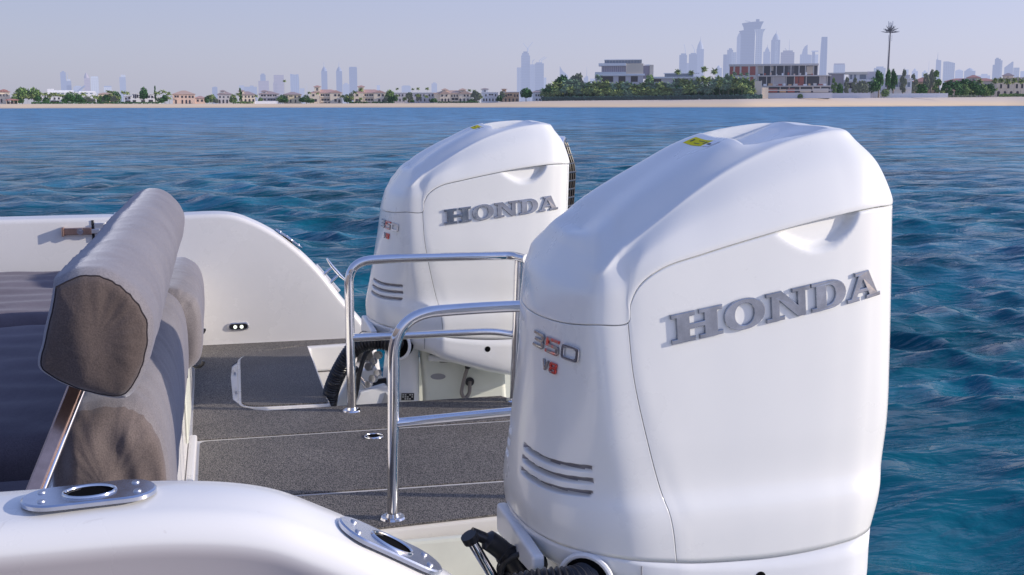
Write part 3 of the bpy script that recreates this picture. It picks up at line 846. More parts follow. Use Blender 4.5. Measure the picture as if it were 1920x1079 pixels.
# wells beside the platform: inner walls with a moulded ledge
m = MB()
m.prism([(UT, ZD - .03), (1.15, ZD - .03), (1.15, ZD - .20), (UT, ZD - .20)], 2.905, 2.932, 'y')
m.prism([(UT, .70), (1.15, .70), (1.15, .40), (UT, .40)], 2.60, 2.932, 'y')
bobj(m, 'engine_well', M['cream'], bev=.01)
m = MB()
m.prism([(.86, 1.02), (1.5, 1.10), (1.5, .30), (.70, .30), (.72, .80)], 4.86, 4.90, 'y')
m.box(UT, 1.4, 4.24, 5.2, .30, .42)
bobj(m, 'engine_well', M['cream'], bev=.012)
m = MB(); m.box(UT + .002, .95, 2.30, 2.90, .72, .745); bobj(m, 'engine_well', M['gelcoat'], bev=.01)

def bulwark(name, vi, vo, prof, zb, sgn):
    """wall with a rounded cap; vi inner face, vo outer face, prof = (u, z) of the cap"""
    pr = smooth_curve([(a, b, 0) for a, b in prof], 10)
    rows = []
    r = .022; ro = .034 if sgn < 0 else .045
    for i, p in enumerate(pr):
        a = pr[max(0, i - 1)]; b = pr[min(len(pr) - 1, i + 1)]
        t = (b - a).normalized(); n = Vector((-t.y, t.x))       # outward normal in (u, z)
        u, z = p.x, p.y
        sec = [(vi, None)]
        row = [(u, vi, min(zb, z - .05)), (u, vi, None)]
        ring = []
        for k in range(7):
            an = PI / 2 * k / 6
            ring.append((vi + sgn * r * (1 - math.cos(an)), -r * (1 - math.sin(an))))
        for k in range(9):
            f = (k + 1) / 10
            ring.append((vi + sgn * r + (vo - vi - sgn * (r + ro)) * f, .006 * math.sin(PI * f)))
        for k in range(7):
            an = PI / 2 * (1 - k / 6)
            ring.append((vo - sgn * ro * (1 - math.cos(an)), -ro * (1 - math.sin(an))))
        pts = [Vector((u + n.x * d, v, z + n.y * d)) for v, d in ring]
        zz = zb
        first = Vector((pts[0].x, vi, min(zz, pts[0].z - .002))); 
        mid1 = Vector((pts[0].x, vi + 0, (pts[0].z * .5 + first.z * .5)))
        und = .45 if sgn < 0 else .1
        q1 = Vector((pts[-1].x, vo - sgn * .012 * und, pts[-1].z - .018)); q2 = Vector((pts[-1].x, vo - sgn * .13 * und, pts[-1].z - .13))
        last = Vector((pts[-1].x, vo - sgn * .14 * und, min(-.3, pts[-1].z - .002)))
        rows.append([first, mid1] + pts + [q1, q2, last])
    W = len(rows[0]); vs = [p for r_ in rows for p in r_]
    fs = []
    for i in range(len(rows) - 1):
        for j in range(W - 1): fs.append((i * W + j, i * W + j + 1, (i + 1) * W + j + 1, (i + 1) * W + j))
    fs.append(tuple((len(rows) - 1) * W + j for j in range(W)))
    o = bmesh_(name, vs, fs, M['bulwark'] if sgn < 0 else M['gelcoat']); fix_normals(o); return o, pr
capn = [(-2.6, 1.535), (-1.2, 1.535), (-.28, 1.535), (-.063, 1.532), (.043, 1.514), (.111, 1.483), (.18, 1.444), (.252, 1.396), (.33, 1.33), (.43, 1.22), (.53, 1.09), (.64, .93), (.66, .60)]
capf = [(-2.6, 1.502), (-1.2, 1.503), (-.25, 1.504), (.031, 1.502), (.13, 1.468), (.243, 1.403), (.345, 1.318), (.434, 1.223), (.531, 1.091), (.654, .932), (.70, .80), (.72, .60)]
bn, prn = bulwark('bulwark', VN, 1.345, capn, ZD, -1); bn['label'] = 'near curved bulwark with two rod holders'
bf_, prf = bulwark('bulwark', VF, 5.68, capf, ZD - .01, 1); bf_['label'] = 'far curved bulwark with courtesy light and cleat'

# carpets
def carpet_piece(pts, h=.004, name='carpet_panel'):
    m = MB(); m.prism(pts, ZD + .0005, ZD + h); return bobj(m, name, M['carpet'])
def roundc(pts, rs, n=6):
    out = []; k = len(pts)
    for i in range(k):
        a, b, c = Vector(pts[i - 1]).to_2d(), Vector(pts[i]).to_2d(), Vector(pts[(i + 1) % k]).to_2d(); r = rs[i]
        if r == 0: out.append(tuple(b)); continue
        p0 = b + (a - b).normalized() * r; p1 = b + (c - b).normalized() * r
        for j in range(n + 1):
            t = j / n; q = p0 * (1 - t) ** 2 + b * 2 * t * (1 - t) + p1 * t * t; out.append(tuple(q))
    return out
s1 = lambda u: 3.885 - .008 * (u + .13); s2 = lambda u: 3.252 - .035 * (u - .24)
sg = .011
carpet_piece([(-.125, s1(-.125) + sg), (1.06, s1(1.06) + sg), (1.06, 4.085), (1.0, 4.225), (.13, 4.225), (.085, 4.25), (.040, 4.32), (.012, 4.42), (.008, 4.80), (.015, 5.02), (.06, 5.16), (.14, 5.28), (.30, 5.365), (.54, 5.39), (.55, 5.485), (-.14, 5.485)])
carpet_piece(roundc([(-.10, s2(-.1) + sg), (1.06, s2(1.06) + sg), (1.06, s1(1.06) - sg), (-.10, s1(-.1) - sg)], [.0, .02, .02, .03]))
carpet_piece(roundc([(-.10, 1.56), (UT - .02, 1.56), (UT - .02, 2.935), (1.06, 2.985), (1.06, s2(1.06) - sg), (-.10, s2(-.1) - sg)], [0, .02, 0, .02, .02, .02]))
# hatch lid with its own carpet
h = roundc([(.030, 4.262), (.357, 4.248), (.357, 5.335), (.04, 5.22)], [.10, .005, .01, .15], 10)
m = MB(); m.prism(h, ZD - .01, ZD + .0075); hatch = bobj(m, 'deck_hatch', M['gelcoat'], bev=.003, seg=3)
h2 = roundc([(.041, 4.270), (.352, 4.256), (.352, 5.322), (.053, 5.208)], [.09, .01, .01, .14], 10)
m = MB(); m.prism(h2, ZD + .008, ZD + .0125); bobj(m, 'hatch_carpet', M['carpet'], hatch)
m = MB(); m.box(.0205, .0285, 4.52, 4.60, ZD + .001, ZD + .010); m.box(.0205, .0285, 4.86, 4.94, ZD + .001, ZD + .010)
bobj(m, 'hinge', M['satin'], hatch)
# edge groove round the platform and the seat base
m = MB()
m.prism([(-.36, VN + .01), (-.135, VN + .01), (-.135, VF - .02), (-.36, VF - .02)], ZD + .001, 1.26)
base = bobj(m, 'seat_base', M['gelcoat'], bev=.02, seg=4)
m = MB(); m.prism([(-.134, 1.56), (-.108, 1.56), (-.108, s1(0) - .01), (-.134, s1(0) - .01)], ZD + .001, ZD + .030); bobj(m, 'kick_strip', M['gelcoat'], bev=.008, seg=3)
m = MB(); m.box(-.1345, -.128, 3.62, 4.02, .97, 1.16); bobj(m, 'access_panel', M['cream'], bev=.004)
# clips on the seat base
for v, z in ((3.80, 1.19), (4.20, 1.22), (2.62, 1.10)):
    m = MB()
    m.box(-.134, -.126, v - .016, v + .016, z - .05, z + .05)
    m.tube([(-.127, v, z + .004), (-.112, v, z + .004)], .010, 8)
    m.tube([Vector((-.095 + .019 * math.cos(a), v, z + .019 * math.sin(a))) for a in [math.radians(60 + i * 300 / 14) for i in range(15)]], .0055, 8)
    bobj(m, 'holder_clip', M['black'])
# recessed pull ring in the middle carpet
m = MB(); c = Vector((.462, 3.79, ZD + .0045))
m.tube([c + Vector((.030 * math.cos(a), .030 * math.sin(a), .001)) for a in [2 * PI * i / 30 for i in range(30)]], .0028, 8, closed=True)
m.tube([c + Vector((.021 * math.cos(a), .021 * math.sin(a), .0015)) for a in [PI + PI * i / 14 for i in range(15)]], .002, 6)
dr = bobj(m, 'lift_ring', M['chrome'], smooth=True)
m = MB(); m.disc(c - Vector((0, 0, .0005)), (0, 0, 1), .028, .0012, 28); bobj(m, 'ring_cup', M['hole'], dr)

# handrails
def rail(name, label, pts_main, r, mid, base_, extra=None, cap=None):
    m = MB(); m.tube(pts_main, r, 20); o = bobj(m, name, M['chrome'], smooth=True); o['label'] = label
    m = MB(); m.tube(mid, r * .86, 18); bobj(m, 'cross_bar', M['chrome'], o, smooth=True)
    for b in base_:
        m = MB(); b = Vector(b); m.disc(b, (0, 0, 1), .034, .005, 32, .031); m.disc(b + Vector((0, 0, .004)), (0, 0, 1), .020, .010, 24, .0165)
        fl = bobj(m, 'base_flange', M['chrome'], o, smooth=True)
        m = MB()
        for a in (.6, 2.7, 4.8): m.disc(b + Vector((.026 * math.cos(a), .026 * math.sin(a), .0045)), (0, 0, 1), .0035, .002, 10)
        bobj(m, 'screw', M['satin'], fl)
    return o
z1 = 1.462
v1, v2 = 3.0, 4.144
r1 = rail('handrail', 'nearer chrome handrail beside the near engine', fillet([(.412, v1, ZD + .004), (.425, v1, z1 - .005), (.66, v1, z1 + .004), (1.03, v1, z1)], [.135, .3], 14) + [], .0155,
          [(.425, v1, 1.165), (.75, v1, 1.175), (1.04, v1, 1.18)], [(.412, v1, ZD + .004)])
m = MB(); m.tube([(1.035, v1, ZD + .004), (1.03, v1, z1)], .0155, 18); bobj(m, 'post', M['chrome'], r1, smooth=True)
r2_ = rail('handrail', 'farther chrome handrail in front of the far engine', fillet([(.428, v2, ZD + .004), (.428, v2, z1 - .013), (.60, v2, z1 - .008), (1.03, v2, z1 - .012), (1.062, v2 - .055, z1 - .018)], [.125, .3, .04], 12), .0165,
          fillet([(.430, v2, 1.172), (.95, v2, 1.172), (1.035, v2, 1.155)], .1, 8), [(.428, v2, ZD + .004), (1.035, v2, ZD + .004)])
m = MB(); m.tube([(1.032, v2, ZD + .004), (1.045, v2 - .02, z1 - .012)], .0155, 18); m.tube([(1.066, v2 + .01, ZD + .004), (1.066, v2, z1 - .03)], .0125, 18)
bobj(m, 'post', M['chrome'], r2_, smooth=True)
m = MB(); cc = Vector((1.062, v2 - .055, z1 - .018)); m.disc(cc, Vector((.5, -.85, -.05)), .0168, .003, 24, .0160)
bobj(m, 'end_cap', simple('cap_white', (.75, .76, .74), .3), r2_, smooth=True)
# boarding ladder folded up on the aft end of the platform
lad = MB()
arch = fillet([(1.085, 4.02, ZD + .0), (1.078, 4.02, z1 - .045), (1.24, 4.02, z1 - .045), (1.24, 4.02, ZD)], .085, 12)
lad.tube(arch, .020, 18); lo_ = bobj(lad, 'boarding_ladder', M['chrome'], smooth=True)
m = MB(); m.prism([(1.098, 1.0), (1.125, 1.36), (1.15, 1.40), (1.21, 1.40), (1.22, 1.0)], 4.03, 4.045, 'y'); bobj(m, 'ladder_tread', M['satin'], lo_)
m = MB(); m.tube([(1.14, 4.0, 1.345), (1.18, 4.0, 1.345)], .012, 10); m.tube([(1.12, 4.0, 1.02), (1.19, 4.0, 1.02)], .016, 10); m.tube([(1.12, 4.0, 1.12), (1.20, 4.0, 1.12)], .010, 10); bobj(m, 'ladder_hinge', M['black'], lo_, smooth=True)

# rod holders: oval plate, dark tube, four screws; laid on the cap along its slope
def rod_holder(c, tang, side, k=1.0, yawd=0):
    c = Vector(c); t = Vector(tang).normalized(); s = Vector((0, 1, 0)); n = t.cross(s).normalized()
    if n.z < 0: n = -n
    t, s = (t * math.cos(yawd) + s * math.sin(yawd)), (s * math.cos(yawd) - t * math.sin(yawd))
    def W(a, b, h): return c + t * a + s * b + n * h
    def oval(L_, R_, h, nn=14):
        out = []
        for i in range(nn + 1): a = -PI / 2 + PI * i / nn; out.append(W(L_ + R_ * math.cos(a), R_ * math.sin(a), h))
        for i in range(nn + 1): a = PI / 2 + PI * i / nn; out.append(W(-L_ + R_ * math.cos(a), R_ * math.sin(a), h))
        return out
    L_, R_ = .040 * k, .036 * k
    rings = [oval(L_, R_, 0), oval(L_, R_, .0045), oval(L_, R_ - .0022, .0065)]
    hole = [W(.029 * math.cos(a), .0225 * math.sin(a), .0065) for a in [-PI / 2 + 2 * PI * i / 30 for i in range(30)]]
    m = MB(); K = 30; rr = rings + [hole]
    vs = [p for r_ in rr for p in r_]; fs = [(i * K + j, (i + 1) * K + j, (i + 1) * K + (j + 1) % K, i * K + (j + 1) % K) for i in range(3) for j in range(K)]
    m.add(vs, fs); o = bobj(m, 'rod_holder', M['plate'], smooth=True, ang=25)
    m = MB(); el1 = [W(.029 * math.cos(a), .0225 * math.sin(a), .007) for a in [2 * PI * i / 30 for i in range(30)]]
    m.tube(el1, .0022, 8, closed=True); bobj(m, 'rim', M['chrome'], o, smooth=True)
    a_ = [W(.0275 * math.cos(a), .021 * math.sin(a), .0072) for a in [2 * PI * i / 30 for i in range(30)]]
    b_ = [W(.0275 * math.cos(a) - .03, .021 * math.sin(a), -.07) for a in [2 * PI * i / 30 for i in range(30)]]
    m = MB(); m.add(a_ + b_, [(j, (j + 1) % 30, 30 + (j + 1) % 30, 30 + j) for j in range(30)] + [tuple(range(30, 60))]); bobj(m, 'socket', M['hole'], o, smooth=True)
    m = MB(); dk = [W(.0272 * math.cos(a), .0208 * math.sin(a), .0055) for a in [2 * PI * i / 30 for i in range(30)]]; m.add(dk, [tuple(range(30))]); bobj(m, 'socket_black_disc', M['hole'], o)  # flat black disc paints the dark inside of the socket
    m = MB(); k1 = [W(.0270 * math.cos(a), .0206 * math.sin(a), .0058) for a in [PI * .60 + PI * .80 * i / 14 for i in range(15)]]; k2 = [W(-.004 + .0200 * math.cos(a), .0150 * math.sin(a), .0058) for a in [PI * .60 + PI * .80 * i / 14 for i in range(15)]]  # crescent laid on the disc to suggest the depth of the wall
    m.add(k1 + k2, [(i, i + 1, 16 + i, 15 + i) for i in range(14)]); bobj(m, 'disc_wall_crescent', M['rubber'], o)
    for sa in (-1, 1):
        for sb in (-1, 1):
            m = MB(); q = W(sa * .053 * k, sb * .017 * k, .0062); m.disc(q, n, .0052, .0022, 14, .0040)
            sc = bobj(m, 'screw', M['satin'], o, smooth=True)
    return o
rod_holder((-.165, 1.415, 1.541), (1, 0, 0), -1, yawd=.12)['label'] = 'rod holder on the level part of the near bulwark'
rod_holder((.190, 1.418, 1.443), (1, 0, -.60), -1, yawd=.06)['label'] = 'rod holder on the sloping part of the near bulwark'
rod_holder((-.40, 5.58, 1.510), (1, 0, 0), 1); rod_holder((.30, 5.59, 1.372), (1, 0, -.78), 1)
# the cap stays closed here; flat black discs stand for the sockets' dark depth
for (hu, hv, hz) in ((-.165, 1.415, 1.541), (.190, 1.418, 1.443)):
    bm = bmesh.new(); bm.from_mesh(bn.data)
    bm.free()
# cleat on the far bulwark
def cleat(c, t, n):
    c = Vector(c); t = Vector(t).normalized(); n = Vector(n).normalized()
    m = MB(); m.tube([c - t * .075 + n * .062, c - t * .03 + n * .056, c + t * .03 + n * .056, c + t * .075 + n * .062], [.004, .0085, .0085, .004], 12)
    for k in (-.026, .026): m.tube([c + t * k, c + t * k * .9 + n * .056], [.010, .007], 12)
    o = bobj(m, 'cleat', M['chrome'], smooth=True)
    m = MB(); m.tube([c - t * .085 + n * .004, c + t * .085 + n * .004], .008, 10); bobj(m, 'cleat_base', M['satin'], o, smooth=True)
cleat((.475, 5.60, 1.176), (1, 0, -1.22), (1.22, 0, 1))
# gate latch and door seam on the far bulwark
m = MB(); m.box(-.566, -.556, VF - .0035, VF + .004, ZD, 1.492); bobj(m, 'gate_seam', M['gap'])
m = MB(); m.box(-.554, -.505, VF - .006, VF + .004, ZD, 1.482); bobj(m, 'gate_post', M['gelcoat'], bev=.003)
m = MB(); m.box(-.69, -.565, VF - .022, VF - .010, 1.430, 1.462); m.box(-.69, -.680, VF - .035, VF - .001, 1.425, 1.467)
lt = bobj(m, 'gate_latch', M['pinkmetal'], bev=.003)
m = MB(); m.disc((-.612, VF - .022, 1.446), (0, -1, 0), .014, .014, 20); m.disc((-.612, VF - .036, 1.446), (0, -1, 0), .007, .004, 14); bobj(m, 'latch_knob', M['chrome'], lt, smooth=True)
m = MB(); m.box(-.553, -.512, VF - .014, VF - .0065, 1.405, 1.480); m.box(-.565, -.530, VF - .030, VF - .013, 1.435, 1.455); bobj(m, 'latch_keeper', M['satin'], lt, bev=.002)
# courtesy light
c = onv(447, 611, VF); m = MB()
ov = [Vector((c.x + (.030 if math.cos(a) > 0 else -.030) + .018 * math.cos(a), 0, c.z + .018 * math.sin(a))) for a in [2 * PI * i / 28 for i in range(28)]]
m.prism([(p.x, p.z) for p in ov], VF - .008, VF + .001, 'y'); cl = bobj(m, 'courtesy_light', M['satin'], bev=.003)
m = MB(); m.prism([(c.x + (p.x - c.x) * .86, c.z + (p.z - c.z) * .7) for p in ov], VF - .0105, VF - .0085, 'y'); bobj(m, 'lens', M['black'], cl)
for s_ in (-.015, .014):
    m = MB(); m.disc((c.x + s_, VF - .0108, c.z - .001), (0, -1, 0), .0085, .002, 14); bobj(m, 'led', M['led'], cl, smooth=True)

# ------------------------------------------------------------------ upholstery
def wr(p, s, a, ax=(1, 1, 1)):
    return noise.noise(Vector((p[0] * s * ax[0], p[1] * s * ax[1], p[2] * s * ax[2]))) * a
def cushion(name, label, c, half, r, mat, fn=None, n=26, cat='cushion', group=None):
    vs, fs = rbox(0, 0, 0, *half, r, n, fn)
    o = mesh_obj(name, vs, fs, mat, None); o.location = c; fix_normals(o); tag(o, label, cat, group); return o
# long headrest bolster: lofted along v
def bolster(name, label, v0, v1, cu, cz, sec, mat, mat_end, seed, taper=.0, rnd=.04, piping=True, wrk=1.0, crumple=1.0):
    """sec(theta) -> (du, dz); near end cap with a stitched seam"""
    nv, nt = 90, 84
    root = empty(name, (cu, (v0 + v1) / 2, cz)); tag(root, label, 'cushion')
    rows = []
    for i in range(nv + 1):
        t = i / nv; v = v0 + (v1 - v0) * t
        d0 = v - v0; d1 = v1 - v
        k = 1.0
        if d0 < rnd: k *= (1 - .10 * (1 - math.sqrt(max(0, 1 - (1 - d0 / rnd) ** 2))))
        if d1 < .10: k *= .25 + .75 * math.sqrt(max(0, 1 - (1 - d1 / .10) ** 2))
        row = []
        for j in range(nt):
            th = 2 * PI * j / nt
            du, dz = sec(th)
            rip = .0012 * math.sin(th * 23 + 3 * math.sin(th * 3 + seed)) * math.exp(-d0 / .03) * wrk * max(.15, math.sin(th))
            rip += .0035 * noise.noise(Vector((math.cos(th) * 1.3, v * 2.2 + math.sin(th), seed))) + .0020 * noise.noise(Vector((math.cos(th) * 3, v * 26 + 2 * math.cos(th), seed))) * wrk
            f = k * (1 - taper * t) * (1 + rip / .09)
            row.append(Vector((du * f, v - (v0 + v1) / 2, dz * f)))
        rows.append(row)
    vs = [p for r_ in rows for p in r_]
    fs = [(i * nt + j, i * nt + (j + 1) % nt, (i + 1) * nt + (j + 1) % nt, (i + 1) * nt + j) for i in range(nv) for j in range(nt)]
    fs.append(tuple(nv * nt + j for j in range(nt)))
    o = mesh_obj('cover', vs, fs, mat, root); fix_normals(o)
    # near end cap: bulged disc of cloth
    nr = 22; caps = []
    for i in range(nr + 1):
        q = 1 - i / nr
        row = []
        for j in range(nt):
            th = 2 * PI * j / nt; p = rows[0][j]
            bul = -.020 * (1 + .8 * (crumple > 1)) * math.sqrt(max(0, 1 - q ** 3)) - .006 * crumple * noise.noise(Vector((p.x * q * 22, p.z * q * 9, seed + 5))) * (1 - q ** 6) * 2
            pk = .0016 * math.sin(th * 17 + 2 * math.sin(2 * th + seed)) * (q ** 3) * (1 - q) * 6 * wrk * max(.1, math.sin(th))
            row.append(Vector((p.x * q, p.y + bul + pk, p.z * q)))
        caps.append(row)
    vs = [p for r_ in caps for p in r_]
    fs = [(i * nt + j, (i + 1) * nt + j, (i + 1) * nt + (j + 1) % nt, i * nt + (j + 1) % nt) for i in range(nr) for j in range(nt)]
    o = mesh_obj('end_panel', vs, fs, mat_end, root); fix_normals(o)
    if piping:
        m = MB(); m.tube([p * 1.0 + Vector((0, -.001, 0)) for p in rows[0]], .0013, 6, closed=True); m.build('seam', M['thread'], root, smooth=True)
    return root, rows
# headrest section: broad rounded top, narrow slanted foot
HP = [(-.060, .088), (-.020, .103), (.020, .098), (.060, .066), (.082, .02), (.078, -.03), (.058, -.080), (.036, -.104), (-.02, -.094), (-.070, -.068), (-.092, -.046), (-.084, -.005), (-.068, .050)]
HPs = smooth_curve([(a, b, 0) for a, b in HP + [HP[0]]], 12)
Lh = [0]
for a, b in zip(HPs, HPs[1:]): Lh.append(Lh[-1] + (b - a).length)
def sec_head(th):
    d = th / (2 * PI) * Lh[-1]
    for i in range(len(Lh) - 1):
        if Lh[i + 1] >= d:
            f = (d - Lh[i]) / max(1e-6, Lh[i + 1] - Lh[i]); q = HPs[i].lerp(HPs[i + 1], f); return q.x, q.y
    return HPs[0].x, HPs[0].y
hd, hrows = bolster('headrest_cushion', 'long taupe headrest bolster raised on a stainless pole, brown end panel facing the camera', 1.86, 3.80, -.193, 1.650, sec_head, M['fabric'], M['fabric_end'], 3, taper=.02)
# lower hem flap of the end panel
m = MB()
def sec_round(a, b, p=2.6):
    def f(th):
        c, s_ = math.cos(th), math.sin(th)
        return a * math.copysign(abs(c) ** (2 / p), c), b * math.copysign(abs(s_) ** (2 / p), s_)
    return f
bolster('backrest_cushion', 'low grey backrest bolster running aft of the sun pad, brown crumpled near end', 2.06, 3.36, -.207, 1.345, sec_round(.102, .160, 2.8), M['fabric'], M['fabric_mid'], 9, taper=-.02, rnd=.12, piping=False, crumple=4.0)
bolster('backrest_cushion', 'short upright taupe bolster beyond the low grey one, its cover hanging loose', 3.34, 4.12, -.165, 1.375, sec_round(.098, .125, 3.0), M['fabric'], M['fabric'], 14, taper=.02, rnd=.05, piping=False)
# loose flap of that cover
nf = 18; vs = []; fs = []
for i in range(nf + 1):
    for j in range(9):
        t = i / nf; s_ = j / 8
        vs.append((-.075 + .006 * math.sin(t * 7 + s_ * 3) - .02 * (1 - s_), 3.318 + .012 * math.sin(t * 5) - .03 * s_ * (1 - s_), 1.455 - .17 * t + .03 * (1 - s_) * (1 - t)) if True else 0)
for i in range(nf):
    for j in range(8):
        k = i * 9 + j; fs.append((k, k + 1, k + 10, k + 9))
# stainless pole carrying the headrest
pole = empty('headrest_pole', (-.30, 2.1, .95)); tag(pole, 'slanted flat stainless pole holding up the near end of the headrest', 'pole')
m = MB()
a = onv(146, 712, 2.03); b = onv(60, 925, 1.93)
d = (b - a).normalized(); b = a + d * ((a.z - 1.05) / -d.z) if d.z < 0 else b
sd = Vector((1, .15, 0)); sd = (sd - d * sd.dot(d)).normalized(); up_ = d.cross(sd).normalized()
def bar(mb, a, b, w, h_):
    vs = []
    for p in (a, b):
        for x, y in ((-1, -1), (1, -1), (1, 1), (-1, 1)): vs.append(p + sd * w * x + up_ * h_ * y)
    mb.add(vs, [(0, 1, 2, 3), (7, 6, 5, 4), (0, 4, 5, 1), (1, 5, 6, 2), (2, 6, 7, 3), (3, 7, 4, 0)])
a2 = a - d * .08
bar(m, a2 - pole.location, b - pole.location, .0115, .012); m.build('flat_bar', M['pinkmetal'], pole, bev=.003, seg=3)  # warm tint of the bar stands in for a bronze reflection
m = MB(); m.tube([a2 + sd * .013 - pole.location, b + sd * .013 - pole.location], .005, 12); m.build('edge_tube', M['chrome'], pole, smooth=True)
# sun pads
def padfn(seed, grooves):
    def f(q, n):
        w = 0
        if n.z > .3:
            for g, dep in grooves:
                w -= dep * math.exp(-((q.y - g) / .02) ** 2)
            w += .012 * (1 - (q.x / .55) ** 2) * (1 - (q.y / .75) ** 4)
            w += 0.0035 * math.sin(q.y * 36 + 1.2 * math.sin(q.x * 5 + seed)) * (1 - abs(q.x) / .8) + .006 * noise.noise(Vector((q.x * 6, q.y * 9, seed)))
        else:
            w = 0
        return q + Vector((n.x * .006 * math.sin(q.y * 30), 0, w)) + n * .004 * noise.noise(Vector(q) * 7)
    return f
cushion('sun_pad', 'dark quilted sun pad against the far bulwark', (-.80, 4.78, 1.20), (.535, .60, .085), .07, M['pad'], padfn(1, []), 60, 'sun pad', 'dark sun pads')
cushion('sun_pad', 'dark ribbed sun pad in the middle of the cockpit beside the headrest', (-.86, 3.42, 1.19), (.56, .735, .085), .06, M['pad'], padfn(4, []), 70, 'sun pad', 'dark sun pads')
cushion('sun_pad', 'plain dark pad nearest the camera, mostly hidden behind the near bulwark', (-.90, 2.16, 1.10), (.60, .50, .10), .05, M['pad'], None, 30, 'sun pad', 'dark sun pads')
m = MB(); m.box(-2.6, -.36, 1.7, 5.45, ZD + .001, 1.02); bobj(m, 'cockpit_lounge', M['gelcoat'])
WATERCOL = ((.002, .060, .115, 1), (.004, .125, .160, 1))
# ------------------------------------------------------------------ water
def unroll(px, py): return py + (px - 960) * math.tan(-ROLL)
def fr(px, py, dist): return far(px, unroll(px, py), dist)
SHORE = [(-900, 720), (0, 733), (500, 750), (800, 690), (1000, 650), (1400, 620), (1600, 700), (1900, 830), (2900, 980)]
BASEY = [(-900, 193.5), (0, 193.5), (500, 194.0), (900, 193.4), (985, 190.5), (1060, 189.6), (1400, 187.3), (1500, 186.2), (1780, 185.6), (1920, 185.0), (2900, 185)]
DEPTH = 60.0
def dshore(px): return interp(px, SHORE)
def dbase(px): return dshore(px) + DEPTH
def zbase(px): return ZC + (HOR - interp(px, BASEY)) * dbase(px) / FPX * -1 * -1
def groundpt(px, d):
    """point on the terrain seen in the direction of column px"""
    q = far(px, HOR, d); s0 = dshore(px); zb = zbase(px)
    z = -.3 if d <= s0 - 8 else interp(d, [(s0 - 8, -.3), (s0, 0.0), (s0 + 18, zb * .30), (s0 + 42, zb * .72), (s0 + 60, zb), (s0 + 400, zb + .4)])
    return Vector((q.x, q.y, z))

